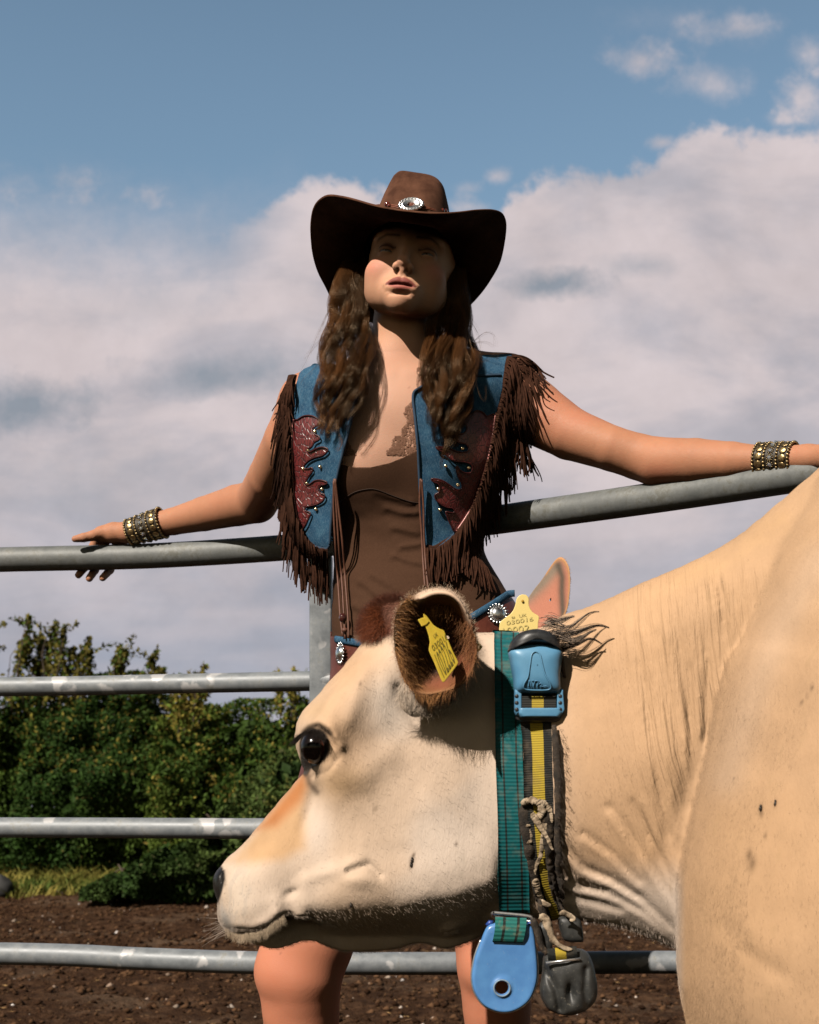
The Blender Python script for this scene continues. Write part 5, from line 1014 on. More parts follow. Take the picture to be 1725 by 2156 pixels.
    V, Q = build_sdf(lambda p: np.minimum(smin(s_torso(p, .007), np.minimum(s_limb(p, LLEG), s_limb(p, RLEG)) - .010, .02), 9), W(640, 1760, 2.2) * [1, 0, 1] + [0, 1.90, 0], W(1190, 1200, 2.1) * [1, 0, 1] + [0, 2.34, 0], .0036); x_, y_ = PX(V)
    s = np.minimum(np.where(V[:, 1] < 2.15, y_ - topc(x_), y_ - 1290 - 40 * (x_ < 850)), 1690 - y_); V, T = clip(V, tri(Q), s)
    th = NT('cowhide'); v = th.coord(); n = th.noise(v, 35, 4, .6); h_ = th.noise(th.coord(scale=(1, 1, .3)), 300, 3, .6); th.set(Base_Color=th.mix(th.math('MULTIPLY', h_, .5), th.ramp(n, [(.3, (.085, .016, .010)), (.7, (.17, .042, .022))]), (.02, .008, .006)), Roughness=.5); th.bump(h_, .4, .001)
    sh = mesh('shorts', *shell(V, T, .002), th.m, root, label='dark red hide shorts under a denim waistband')
    s_sh = lambda p: s_torso(p, .008)
    for off, r_, nm, mt in ((5, .0055, 'waistband', DEN), (0, .0016, 'waistband_stitching', None)):
        for seg in ([706, 760, 900, 1084],):
            P = surf([(x, topc(x) + off) for x in np.linspace(seg[0], seg[-1], 120)], .003, s_sh)
            if mt is None: mt = simple('pale_thread', (.45, .55, .62), .8)
            mesh(nm, *tubes(P, r_, 8, flat=.4), mt, sh)
    tsv = NT('silver'); tsv.set(Base_Color=(.78, .79, .80), Metallic=1.0, Roughness=.27); n = tsv.noise(tsv.coord(), 240, 4, .6); tsv.bump(n, .35, .0008); SILVER = tsv.m
    def concho(c, nrm, r, parent):
        z_ = np.array(nrm, float); z_ /= np.linalg.norm(z_); a_ = np.cross([0, 0, 1], z_); a_ /= np.linalg.norm(a_); b_ = np.cross(z_, a_); M_ = np.stack([a_, b_, z_], 1); parts = [sphere(c, (r * .62, r * .62, r * .34), 24, 12, M_)]
        for k in range(18):
            th_ = k * 2 * math.pi / 18; d_ = a_ * math.cos(th_) + b_ * math.sin(th_); Mk = np.stack([d_, np.cross(z_, d_), z_], 1); parts.append(sphere(c + d_ * r * .84, (r * .17, r * .10, r * .10), 8, 6, Mk))
        an = np.linspace(0, 2 * math.pi, 49); parts.append(tubes(c + np.outer(np.cos(an), a_) * r * .66 + np.outer(np.sin(an), b_) * r * .66, r * .07, 6, cap=False))
        return mesh('concho', *join(parts), SILVER, parent)
    concho(surf([(1049,1292),(1050,1292)], .008, s_sh)[0], (.25, -1, .15), .0175, sh); concho(surf([(716,1376),(717,1376)], .006, s_sh)[0], (-.93, -.40, .0), .0185, sh)
    # ---- bracelets
    tbr = NT('antique_brass'); n = tbr.noise(tbr.coord(), 330, 4, .6); tbr.set(Base_Color=tbr.ramp(n, [(.3, (.16, .11, .05)), (.7, (.52, .39, .20))]), Metallic=.9, Roughness=.33); tbr.bump(n, .6, .001); BR = tbr.m
    tcr = NT('crystal'); tcr.set(Base_Color=(.75, .80, .88), Metallic=.85, Roughness=.08); CR = tcr.m; BD = simple('dark_band', (.035, .026, .016), .5)
    def bracelet(a, b, ra, rb, dia=0.0):
        a, b = W(*a), W(*b); ax_ = b - a; L = np.linalg.norm(ax_); z_ = ax_ / L; e1 = np.cross(z_, [0, 1, 0]); e1 /= np.linalg.norm(e1); e2 = np.cross(z_, e1)
        P = np.stack([a + ax_ * t for t in (0.02, .25, .5, .75, .98)]); br = mesh('bracelet', *tubes(P, np.interp([0, .25, .5, .75, 1], [0, 1], [ra, rb]) + .0006, 40, cap=False), BD, root, label='antique brass cuff of beads, hammered coins and crystals')
        def at(t, an): rr = ra + (rb - ra) * t; d_ = e1 * math.cos(an) + e2 * math.sin(an); return a + ax_ * t + d_ * (rr + .0015), d_
        for nm, ts_, cnt, mat_ in tuple(('bead_row', (q_,), 30, BR) for q_ in (.03, .33, .67, .97)) + (('coin_row', (.18,), 13, BR), ('coin_row', (.82,), 13, BR), ('crystal_row', (.5,), 15, CR)):
            parts = []
            for t in ts_:
                for k in range(cnt):
                    c_, d_ = at(t, k * 2 * math.pi / cnt + t); M_ = np.stack([z_, np.cross(d_, z_), d_], 1); cir = 2 * math.pi * (ra + rb) / 2 / cnt
                    if nm == 'bead_row': parts.append(sphere(c_, (cir * .46, cir * .44, cir * .46), 8, 6))
                    elif nm == 'coin_row': parts.append(sphere(c_, (cir * .52, cir * .52, .0013), 14, 6, M_))
                    else:
                        parts.append(sphere(c_ + d_ * .0008, (cir * .36, cir * .36, .0024), 6, 4, M_))
            mesh(nm, *join(parts), mat_, br, smooth=nm != 'crystal_row')
            if nm == 'crystal_row':
                parts = []
                for k in range(15):
                    c_, d_ = at(.5, k * 2 * math.pi / 15 + .5); M_ = np.stack([z_, np.cross(d_, z_), d_], 1)
                    for j in range(9):
                        an = j * 2 * math.pi / 9; parts.append(sphere(c_ + (z_ * math.cos(an) + M_[:, 1] * math.sin(an)) * .0044, .0009, 6, 4))
                mesh('settings', *join(parts), BR, br)
    bracelet((344,1100,2.487), (271,1121,2.503), .0272, .0218); bracelet((1596,969,1.937), (1674,966,1.903), .0228, .0222)
    mk_hat(root, SILVER); mk_hair(root)
_mc = {}
def tb_dark():
    if 'd' not in _mc: _mc['d'] = simple('dark_red_edge', (.05, .008, .008), .4)
    return _mc['d']
def DEN_DARK():
    if 'n' not in _mc: _mc['n'] = simple('navy_hem', (.018, .045, .085), .8)
    return _mc['n']
def mk_hat(root, SILVER):
    t = NT('brown_felt'); v = t.coord(); n = t.noise(v, 32, 5, .6); n2 = t.noise(v, 500, 3, .6); t.set(Base_Color=t.mix(t.math('MULTIPLY', n2, .35), t.ramp(n, [(.34, (.060, .025, .015)), (.66, (.150, .068, .041))]), (.05, .022, .013)), Roughness=.95); t.b.inputs['Specular IOR Level'].default_value = .12; t.bump(n2, .3, .0006); FELT = t.m
    out = [(862,447,1.93),(905,451,1.935),(954,451,1.95),(1005,446,1.985),(1037,446,2.01),(1055,452,2.025),(1063,464,2.04),(1065,480,2.055),(1061,510,2.075),(1051,552,2.10),(1034,586,2.13),(1008,622,2.165),(978,652,2.20),(930,682,2.235),(862,692,2.25),(790,680,2.235),(738,660,2.215),(703,632,2.185),(686,603,2.16),(669,568,2.13),(659,530,2.10),(655,487,2.07),(657,455,2.045),(665,434,2.025),(678,421,2.01),(694,415,1.995),(722,418,1.975),(752,425,1.96),(790,435,1.945),(825,442,1.935)]
    m = 160; O = spline([W(*p) for p in out], m, True)
    bc = W(861, 540, 2.10); up = np.array([.12, .20, 1.0]); up /= np.linalg.norm(up); rt = np.array([1, 0, -.12]); rt -= rt @ up * up; rt /= np.linalg.norm(rt); fw = np.cross(rt, up)   # fw towards the back
    fw = np.cross(up, rt); fw = fw if fw[1] > 0 else -fw
    c0 = O.mean(0); ang = np.arctan2((O - bc) @ fw, (O - bc) @ rt)
    I = bc + .071 * np.cos(ang)[:, None] * rt + .090 * np.sin(ang)[:, None] * fw
    def ring(s, off=0.0): return I + (O - I) * s + up * ((-.010 * math.sin(math.pi * s) + .006 * s * s * 0) + off)
    rows = [ring(s) for s in np.linspace(0, 1, 26)]; th = .0042
    edge = [O + up * (th / 2 + th / 2 * math.sin(a)) + (O - I) / np.linalg.norm(O - I, axis=1)[:, None] * th / 2 * math.cos(a) for a in np.linspace(-math.pi / 2, math.pi / 2, 8)[1:-1]]
    rows += edge + [ring(s, th) for s in np.linspace(1, 0.06, 24)]
    # crown, pinched towards the top with a crease along the middle
    H_ = .121
    for s, rx, ry in ((.03,.0715,.0925),(.08,.0705,.0915),(.25,.067,.089),(.45,.0600,.084),(.65,.0535,.077),(.8,.0480,.071),(.9,.0445,.066),(.965,.0405,.060),(.995,.0340,.053),(1.0,.0260,.046),(.985,.0145,.038),(.965,.0085,.028),(.95,.003,.012)):
        lean = .010 * s; front_dip = -.012 * s * np.clip(-np.sin(ang), 0, 1); ex = 1 - .52 * sstep(s, .1, .9); q = bc + rx * (np.sign(np.cos(ang)) * np.abs(np.cos(ang)) ** ex)[:, None] * rt + ry * (np.sign(np.sin(ang)) * np.abs(np.sin(ang)) ** (1 - .25 * s))[:, None] * fw + up * (s * H_) + rt * lean * .2
        q = q + up * (front_dip)[:, None]
        q = q + up * (.006 * s ** 3 * (-np.cos(ang)))[:, None]; rows.append(q)
    V = np.concatenate(rows); i = np.arange(len(V)).reshape(-1, m); a, b = i[:-1], i[1:]; Q = np.stack([a, b, np.roll(b, -1, 1), np.roll(a, -1, 1)], -1).reshape(-1, 4)
    V = V + .0012 * vnoise(V, 18, 2, 91)[:, None]; hat = mesh('hat', V, Q, FELT, root, label='brown felt cowboy hat with a wide curled brim')
    def crown(px, py, off): # point of the crown's surface seen at an image point
        s_lo, s_hi = 1.95, 2.12; best = 2.02
        D = np.linspace(1.97, 2.12, 150); P = WA(px, py, D); qx = (P - bc) @ rt; qy = (P - bc) @ fw; qz = (P - bc) @ up / H_
        rx = np.interp(qz, [0, .25, .45, .65, .8], [.0715, .067, .060, .051, .0435]); ry = np.interp(qz, [0, .25, .45, .65, .8], [.0925, .089, .084, .077, .071]); k = np.sqrt((qx / rx) ** 2 + (qy / ry) ** 2)
        j = np.argmax(k < 1) if (k < 1).any() else np.argmin(k); return WA(px, py, D[j] - off)
    c = crown(865.5, 431, .0025); n_ = np.array([0, -1, .30]); n_ /= np.linalg.norm(n_); a_ = np.cross([0, 0, 1], n_); a_ = -a_ / np.linalg.norm(a_); a_ = a_ + np.array([0, 0, -.10]); a_ /= np.linalg.norm(a_); b_ = np.cross(n_, a_); b_ = b_ if b_[2] > 0 else -b_
    an = np.arange(72) * 2 * math.pi / 72; rows = []
    for r_, hgt in ((.29,.0002),(.29,.0016),(.38,.0026),(.60,.0018),(.66,.0030),(.72,.0018),(.84,.0022),(.93,.0032),(1.0,.0012),(1.0,-.0005),(.29,-.0008)):
        sc = r_ * (1 + (.05 * np.sin(an * 18) if r_ > .8 else 0)); rows.append(c + np.outer(np.cos(an) * sc * .0192, a_) + np.outer(np.sin(an) * sc * .0118, b_) + n_ * (hgt + (.0005 * np.sin(an * 36)[:, None] if r_ > .8 else 0)))
    V = np.concatenate(rows); i = np.arange(len(V)).reshape(-1, 72); i = np.concatenate([i, i[:1]]); p, q = i[:-1], i[1:]
    mesh('buckle', V, np.stack([p, q, np.roll(q, -1, 1), np.roll(p, -1, 1)], -1).reshape(-1, 4), SILVER, hat, label='oval engraved silver buckle on the hat band')
    cord = simple('band_leather', (.20, .060, .030), .55, nscale=300)
    mesh('hat_band', *tubes(np.array([crown(x, y, .0008) for x, y in zip(np.linspace(855, 877, 8), np.linspace(428, 433, 8))]), .0052, 10, flat=.35), cord, hat)
    for pts in ([(780,433),(800,431),(816,430),(840,434)], [(780,436),(805,434),(822,434),(842,438)], [(888,433),(905,439),(922,443),(940,447)], [(888,438),(906,441),(924,446),(946,449)], [(888,430),(900,436),(915,441),(930,443)]):
        mesh('hat_cord', *tubes(np.array([crown(x, y, .0015) for x, y in spline(pts, 20)]), .0011, 6), cord, hat)
    tb = NT('hat_bead'); tb.set(Base_Color=(.13, .028, .018), Roughness=.1, Coat_Weight=1)
    for x, y, r in ((816,430,.0042),(820,433,.003),(931,443,.0036),(937,444,.0036)): mesh('bead', *sphere(crown(x, y, .004), (r * 1.2, r, r), 16, 10), tb.m, hat)
def mk_hair(root):
    r = np.random.default_rng(5)
    def s_c(p): return np.minimum(np.minimum(s_vest(p), s_torso(p, .002)), np.minimum(s_limb(p, RARM), s_limb(p, LARM)))
    def group(ctrl, ng, per, wpx, amp, zspread, tipj, seed, rad=.0105, D0=2.085, front=True):
        rr = np.random.default_rng(seed); out = []; cols = []; m = 44; tt = np.linspace(0, 1, m)
        C_ = np.array(ctrl, float)                          # rows: y, x-left, x-right, depth
        for g in range(ng):
            u = (g + rr.random()) / ng; y0 = C_[0, 0]; y1 = C_[-1, 0] + rr.normal(0, tipj) - 14 * abs(u - .5) * 2; y = y0 + (y1 - y0) * tt; xl = np.interp(y, C_[:, 0], C_[:, 1]); xr = np.interp(y, C_[:, 0], C_[:, 2]); x = xl + (xr - xl) * u
            ph = 2.0 + u * 5 + 2.2 * rr.random(); wl = 100 + 30 * rr.random(); A = amp * (.5 + rr.random()) * sstep(tt, .05, .5); x = x + A * np.sin(2 * math.pi * (y - y0) / wl + ph) + 10 * (u - .5) * tt ** 3
            Dc = np.interp(y, C_[:, 0], C_[:, 3]); hd = hit(s_c, x, y, 1.9, 2.4, 60); ok = ~np.isnan(hd); hd = np.where(ok, hd - .008, 9); Dd = np.minimum(Dc, hd) if front else Dc
            k_ = np.ones(7) / 7; Dd = np.convolve(np.pad(Dd, 3, mode='edge'), k_, 'valid'); Dd = Dd - zspread * rr.random() * np.sin(tt * 3) + .007 * np.cos(2 * math.pi * (y - y0) / wl + ph) * sstep(tt, .1, .5)
            G = WA(x, y, Dd); w = rad * (.7 + .6 * rr.random()) * (1 - .80 * tt ** 1.6) * (.5 + .5 * sstep(tt, 0, .25)) ; T = frames(G); e1 = np.cross(T, [0, 1, 0]); e1 /= np.linalg.norm(e1, axis=1)[:, None] + 1e-9; e2 = np.cross(T, e1)
            an = rr.random(per) * 6.3; rd = np.sqrt(rr.random(per)); tw = 2.2 * rr.normal(); a_ = an[:, None] + tw * tt[None] * 2
            P = G[None] + (np.cos(a_) * rd[:, None] * w)[..., None] * e1[None] + (np.sin(a_) * rd[:, None] * w * .75)[..., None] * e2[None]
            P = P + np.cumsum(rr.normal(0, .00008, P.shape), 1) * .6 + rr.normal(0, .0008, (per, 1, 3)) * tt[None, :, None] ** 2 * 2
            out.append(P); base = np.array([.075, .030, .010]) * (.22 + 1.6 * rr.random() ** 1.4); cols.append(base * (.7 + .6 * rr.random((per, 1))) + (rr.random((per, 1)) < .08) * np.array([.06, .032, .012]))
        return np.concatenate(out), np.concatenate(cols)
    L = [(500,738,764,2.14),(560,726,766,2.115),(600,710,768,2.10),(650,700,774,2.095),(700,688,780,2.09),(760,678,778,2.08),(810,674,770,2.08),(850,668,752,2.08),(878,676,730,2.08)]
    Rr = [(535,942,972,2.14),(580,936,976,2.09),(645,920,982,2.085),(690,904,990,2.10),(730,894,998,2.095),(780,890,1002,2.08),(830,890,994,2.08),(870,902,980,2.08),(905,918,962,2.08)]
    Bk = [(560,760,950,2.20),(640,758,960,2.195),(700,758,930,2.19),(760,768,905,2.19),(800,790,890,2.19)]
    sets = [group(L, 18, 150, 0, 7, .020, 30, 11, .0120), group(L, 22, 40, 0, 10, .022, 34, 12, .0045), group(Rr, 19, 150, 0, 7, .020, 30, 13, .0120), group(Rr, 22, 40, 0, 10, .022, 34, 14, .0045), group(Bk, 24, 80, 0, 3, .0, 10, 15, .014, front=False)]
    # flyaways
    fl = []
    for pts in ([(1000,716,2.06),(1022,700,2.05),(1040,704,2.05),(1044,728,2.05)], [(998,724,2.06),(1012,720,2.05),(1030,722,2.05),(1046,730,2.05)], [(985,700,2.06),(1000,745,2.05),(1020,760,2.05),(1048,742,2.05),(1046,758,2.05)], [(990,760,2.04),(1010,830,2.03),(1022,840,2.03),(1024,812,2.03)], [(975,650,2.08),(995,680,2.07),(1005,700,2.07)], [(700,640,2.08),(676,690,2.07),(655,740,2.07),(630,790,2.07)], [(690,700,2.07),(664,730,2.06),(640,760,2.06)], [(720,590,2.09),(692,650,2.09),(672,700,2.08),(668,730,2.08)], [(700,720,2.06),(668,770,2.04),(640,800,2.04),(628,835,2.04)], [(965,655,2.08),(1000,690,2.07),(1012,730,2.06),(1008,780,2.05)], [(900,700,2.06),(890,740,2.05),(882,800,2.03)]):
        g = spline([W(*q) for q in pts], 44); fl.append(g[None] + r.normal(0, .0022, (5, 1, 3)) * np.linspace(0, 1, 44)[None, :, None] + r.normal(0, .0006, (5, 1, 3)))
    fl = np.concatenate(fl); P = np.concatenate([s[0] for s in sets] + [fl]); c = np.concatenate([s[1] for s in sets] + [np.tile([.09, .045, .02], (len(fl), 1))])
    t = NT('brown_hair'); t.set(Base_Color=t.attr(), Roughness=.36); t.b.inputs['Specular IOR Level'].default_value = .5; t.b.inputs['Specular Tint'].default_value = (1, .72, .45, 1)
    strands('hair', P, .00011, .00003, t.m, root, c, label='long wavy brown hair falling over both shoulders')
mk_woman()
# ---------------------------------------------------------------- collars, tags
def rows_mesh(rows, close=True):
    V = np.concatenate(rows); m = len(rows[0]); i = np.arange(len(V)).reshape(-1, m); a, b = i[:-1], i[1:]
    if close: return V, np.stack([a, b, np.roll(b, -1, 1), np.roll(a, -1, 1)], -1).reshape(-1, 4)
    return V, np.stack([a[:, :-1], b[:, :-1], b[:, 1:], a[:, 1:]], -1).reshape(-1, 4)
def dome(poly, D, cen, front, back, n=2.4, m=90, k=14, tilt=(0, 0)):
    """solid with a given outline: swollen front, flatter back"""
    Df = lambda a, b: D + tilt[0] * (a - cen[0]) + tilt[1] * (b - cen[1])
    R = np.array([W(a, b, Df(a, b)) for a, b in spline(poly, m, True)]); c = W(*cen, D); rows = []
    for t in np.linspace(.02, 1, k): rows.append(c + (R - c) * t + np.array([0, -front * (1 - t ** n) ** (1 / n), 0]))
    for t in np.linspace(.985, .02, k): rows.append(c + (R - c) * t + np.array([0, back * (1 - t ** n) ** (1 / n), 0]))
    return rows_mesh(rows)
def text_mesh(txt, org, ax, up, off):
    """flat lettering laid on a plate: unit height 'up', unit advance 'ax'"""
    cu = bpy.data.curves.new('t', 'FONT'); cu.body = txt; cu.size = 1.0; cu.resolution_u = 3; o = bpy.data.objects.new('t', cu); COL.objects.link(o)
    bpy.context.view_layer.update(); me = bpy.data.meshes.new_from_object(o.evaluated_get(bpy.context.evaluated_depsgraph_get()))
    co = np.empty(len(me.vertices) * 3); me.vertices.foreach_get('co', co); co = co.reshape(-1, 3); fs = [tuple(p.vertices) for p in me.polygons]; bpy.data.objects.remove(o); bpy.data.meshes.remove(me)
    w = co[:, 0].max(); return np.asarray(org) + np.outer(co[:, 0] / w, ax) + np.outer(co[:, 1], up) + off, fs
def strap(name, L, R, off, mat, parent, far=True, th=.0022, ymid=1.668):
    """webbing lying on the neck: left and right edges as image polylines, closed round the far side"""
    n = 70; L = spline(L, n); R = spline(R, n); K = 9; near = []
    for i in range(n): near.append([W(*(L[i] + (R[i] - L[i]) * u), COWD(*(L[i] + (R[i] - L[i]) * u)) - off) for u in np.linspace(0, 1, K)])
    near = np.array(near); ker = np.ones(5) / 5
    for j in range(K): near[:, j, 1] = np.convolve(np.pad(near[:, j, 1], 2, mode='edge'), ker, 'valid')
    Y = near[:, :, 1]; Y[:] = Y.mean(1, keepdims=True) * .75 + Y * .25
    rows = list(near); v = list(np.linspace(0, 1, n))
    if far:
        top = near[0]; bot = near[-1]; fr = []
        for t in np.linspace(0, 1, 24)[1:-1]:
            r = top + (bot - top) * (.5 - .5 * math.cos(math.pi * t)); r = r.copy(); s = math.sin(math.pi * t); r[:, 1] = top[:, 1] * (1 - t) + bot[:, 1] * t + .17 * s; r[:, 2] += (.014 if t < .3 else -.006) * math.sin(math.pi * min(1, t / .3)); fr.append(r)
        rows = rows + fr[::-1]; v += list(np.linspace(1, 2, len(fr)))
    V, Q = rows_mesh(rows, False); N_ = normals(V, Q); V2 = np.concatenate([V, V - N_ * th]); n0 = len(V); m = len(rows)
    i = np.arange(n0).reshape(m, K); e1 = np.stack([i[:-1, 0], i[1:, 0], i[1:, 0] + n0, i[:-1, 0] + n0], 1); e2 = np.stack([i[1:, -1], i[:-1, -1], i[:-1, -1] + n0, i[1:, -1] + n0], 1)
    uv = np.stack([np.tile(np.linspace(0, 1, K), m), np.repeat(v, K), 0 * V[:, 0]], 1)
    return mesh(name, V2, np.concatenate([Q, Q[:, ::-1] + n0, e1, e2]), mat, parent, cols=np.concatenate([uv, uv]))
def webbing(name, base, stripe, bands, ribs, dirt=.35, dcol=(.30, .24, .17)):
    t = NT(name); s = t.N.new('ShaderNodeSeparateColor'); t.L.new(t.attr(), s.inputs[0]); u, v = s.outputs[0], s.outputs[1]
    c = base
    for a, b in bands:
        m = t.math('MULTIPLY', t.math('GREATER_THAN', u, a), t.math('LESS_THAN', u, b)); c = t.mix(m, c, stripe)
    w = t.math('SINE', t.math('MULTIPLY', v, ribs * 2 * math.pi)); w = t.math('ADD', t.math('MULTIPLY', w, .5), .5)
    c = t.mix(t.math('MULTIPLY', t.math('SUBTRACT', 1.0, w), .30), c, (.004, .02, .02)); n = t.noise(t.coord(), 55, 5, .65); d = t.ramp(n, [(.50, 0.0), (.68, dirt)]); c = t.mix(d, c, dcol)
    n2 = t.noise(t.coord(), 700, 3, .7); t.set(Base_Color=t.mix(t.math('MULTIPLY', n2, .3), c, (.6, .6, .6), 'MULTIPLY'), Roughness=.72, Sheen_Weight=.0); t.b.inputs['Specular IOR Level'].default_value = .2; t.bump(w, .45, .0008); return t.m
def mk_tack():
    # ---- teal collar with the blue pendant tag
    TEAL = webbing('teal_webbing', (.005, .120, .130), (.018, .022, .020), ((.25, .315), (.735, .80)), 74, .22)
    ca = empty('cow_collar', tuple(W(1080, 1900, 1.60)), 'teal webbing collar with thin dark stripes and a blue teardrop pendant', 'collar')
    strap('strap', [(1040,1331),(1041,1400),(1042,1500),(1043,1600),(1047,1710),(1049,1810),(1051,1922)], [(1094,1331),(1096,1400),(1100,1500),(1102,1600),(1107,1700),(1113,1790),(1116,1922)], .009, TEAL, ca)
    DP = COWD(1080, 1900) - .028
    met = simple('worn_steel', (.60, .60, .60), .35, .85, nscale=200)
    r = [W(1041,1922,DP - .002), W(1110,1929,DP - .002), W(1121,1936,DP), W(1121,1940,DP + .012), W(1112,1940,DP + .02), W(1045,1932,DP + .02), W(1038,1926,DP + .012), W(1038,1923,DP)]
    mesh('buckle', *tubes(spline(r + r[:1], 60), .0021, 8, cap=False), met, ca)
    st = []
    for t in np.linspace(0, 1, 16): st.append([W(1043 + 2 * t - 8 * t * t + u * (66 - 2 * t), 1931 + 52 * t + 2 * u, DP - .006 - .004 * math.sin(3.1 * t)) for u in np.linspace(0, 1, 7)])
    for t in np.linspace(1, 0, 8)[1:]: st.append([W(1043 + 2 * t - 8 * t * t + u * (66 - 2 * t), 1931 + 52 * t + 2 * u, DP + .012) for u in np.linspace(0, 1, 7)])
    V, Q = rows_mesh([np.array(x) for x in st], False); uv = np.stack([np.tile(np.linspace(0, 1, 7), len(st)), np.repeat(np.linspace(0, .12, len(st)), 7), 0 * V[:, 0]], 1)
    mesh('strap_end', V, Q, webbing('dirty_webbing', (.022, .17, .15), (.018, .022, .020), ((.25, .34), (.70, .79)), 74, .75, (.24, .22, .14)), ca, cols=uv, label='dirty teal strap end folded through the blue pendant')
    OUTL = [(1029,1948),(1020,1962),(1012,1983),(1004,2003),(998,2024),(993.5,2058),(999,2089),(1017,2116),(1040,2129),(1065,2133),(1091,2126),(1116,2106),(1130,2073),(1133,2040),(1129,1990),(1125,1964),(1118,1949),(1100,1943),(1072,1941),(1046,1943)]
    hc_ = (1057, 2080); R = np.array([W(a, b, DP) for a, b in spline(OUTL, 120, True)]); c = W(*hc_, DP); dirs = R - c; ln = np.linalg.norm(dirs, axis=1, keepdims=True); un = dirs / ln; rh = 14 * DP / F
    # re-space by angle so that rings and outline correspond
    ring = lambda rr, y: c + un * rr * np.ones((len(R), 1)) + [0, y, 0]
    out = lambda s, y: c + dirs * s + un * 0 + [0, y, 0]
    rows = [ring(rh, .004), ring(rh, -.0015), ring(rh * 1.12, -.0032), ring(rh * 1.38, -.0034), ring(rh * 1.52, -.0022)] + [ring(rh * 1.6, -.002) + (out(.93, -.0032) - ring(rh * 1.6, -.002)) * t for t in np.linspace(.1, 1, 10)] + [out(.965, -.0022), out(.99, -.0002), out(1.0, .0025), out(.99, .0052), out(.95, .0065), ring(rh * 1.4, .0065), ring(rh, .004)]
    t = NT('blue_enamel'); n = t.noise(t.coord(), 42, 4, .6); nn = t.noise(t.coord(), 400, 4, .7); col = t.ramp(n, [(.35, (.075, .21, .48)), (.7, (.10, .27, .56))]); col = t.mix(t.ramp(nn, [(.66, 0.0), (.74, .6)]), col, (.5, .48, .42)); t.set(Base_Color=col, Roughness=.34, Coat_Weight=.3); BL = t.m
    mesh('pendant', *rows_mesh(rows), BL, ca, label='light blue teardrop tag with a round hole'); mesh('pendant_hole_ring', *tubes(ring(rh * 1.22, -.0038)[::2].tolist() + ring(rh * 1.22, -.0038)[:1].tolist(), .0010, 6, cap=False), simple('scuffed_blue', (.20, .28, .36), .6, nscale=300), ca)
    e = out(1.008, .003); mesh('pendant_rim', *tubes(np.concatenate([e, e[:1]])[8:90], .0011, 6), met, ca)
    for a, b in (((1027,1950),(1038,1944)),((1112,1946),(1124,1952))): mesh('pendant_lug', *tubes([W(*a, DP + .004), W((a[0] + b[0]) / 2, (a[1] + b[1]) / 2 - 4, DP + .004), W(*b, DP + .004)], .0035, 10), simple('deep_blue', (.02, .055, .25), .4), ca)
    # ---- black and yellow collar with the blue transponder and the black weight
    BY = webbing('black_yellow_webbing', (.018, .017, .016), (.50, .36, .035), ((.27, .63),), 120, .35, (.16, .12, .08))
    cb = empty('cow_collar', tuple(W(1150, 1950, 1.58)), 'frayed black and yellow collar carrying a blue plastic transponder and black weight', 'collar')
    strap('strap', [(1086,1345),(1088,1420),(1092,1500),(1101,1580),(1102,1680),(1110,1780),(1124,1860),(1150,1940)], [(1170,1345),(1172,1420),(1172,1500),(1172,1580),(1176,1680),(1180,1780),(1186,1860),(1196,1932)], .006, BY, cb)
    DT_ = COWD(1130, 1440) - .020
    bl = NT('blue_plastic'); n = bl.noise(bl.coord(), 30, 4, .6); bl.set(Base_Color=bl.ramp(n, [(.3, (.075, .225, .39)), (.7, (.12, .30, .47))]), Roughness=.40); bl.bump(bl.noise(bl.coord(), 500, 3), .08, .0004)
    bk = simple('black_rubber', (.022, .023, .025), .42, nscale=160, var=.5, bump=.3)
    body = dome([(1071,1370),(1074,1396),(1080,1430),(1084,1458),(1100,1464),(1130,1465),(1165,1464),(1180,1458),(1180,1427),(1182,1402),(1183,1370),(1160,1360),(1128,1357),(1095,1360)], DT_, (1128,1405), .024, .004, 3.2, 110, 16)
    bars = []
    def slab(pts, dd=.013, n_=7.0):
        pp = []
        for (a0, b0), (a1, b1) in zip(pts, pts[1:] + pts[:1]): pp += [(a0 + (a1 - a0) * t, b0 + (b1 - b0) * t) for t in (.04, .3, .6, .96)]
        return dome(pp, DT_, (sum(p[0] for p in pts) / len(pts), sum(p[1] for p in pts) / len(pts)), dd, .004, n_, 70, 8)
    bars += [slab([(1083,1450),(1098,1452),(1098,1504),(1087,1508),(1083,1500)]), slab([(1170,1452),(1184,1450),(1188,1500),(1182,1508),(1170,1504)]), slab([(1086,1491),(1184,1491),(1187,1503),(1180,1512),(1092,1512),(1084,1503)], .0145), slab([(1084,1448),(1183,1448),(1182,1461),(1086,1461)], .015)]
    holes = [sphere(W(x_, y_, DT_ - .0128), (.0024, .0012, .0024), 10, 8) for x_ in (1088.5, 1180) for y_ in (1466, 1480, 1494)]
    mesh('transponder', *join([body] + bars), bl.m, cb, label='sky blue moulded plastic transponder housing with a strap slot')
    for hv in holes: mesh('vent_hole', *hv, bk, cb)
    mesh('transponder_cap', *dome([(1070,1374),(1072,1362),(1077,1350),(1091,1335),(1110,1328),(1132,1326),(1157,1332),(1174,1344),(1181,1358),(1184,1372),(1160,1362),(1128,1358.5),(1095,1362)], DT_ - .002, (1128,1347), .0245, .004, 2.6, 100, 14), bk, cb, label='black domed rubber cap')
    e = spline([(1120,1378),(1116,1400),(1112,1425),(1104,1440),(1104,1450),(1118,1453),(1150,1453),(1160,1449),(1158,1438),(1148,1420),(1142,1398),(1137,1378),(1128,1372)], 80, True); sd_ = lambda y: DT_ - .0243 * (1 - np.clip(np.abs(np.asarray(y, float) - 1405) / 59, 0, .98) ** 3.2) ** .3125 - .0003; P = WA(e[:, 0], e[:, 1], sd_(e[:, 1])); P = np.concatenate([P, P[:1]]); mesh('embossed_outline', *tubes(P, .0009, 6, cap=False), bl.m, cb)
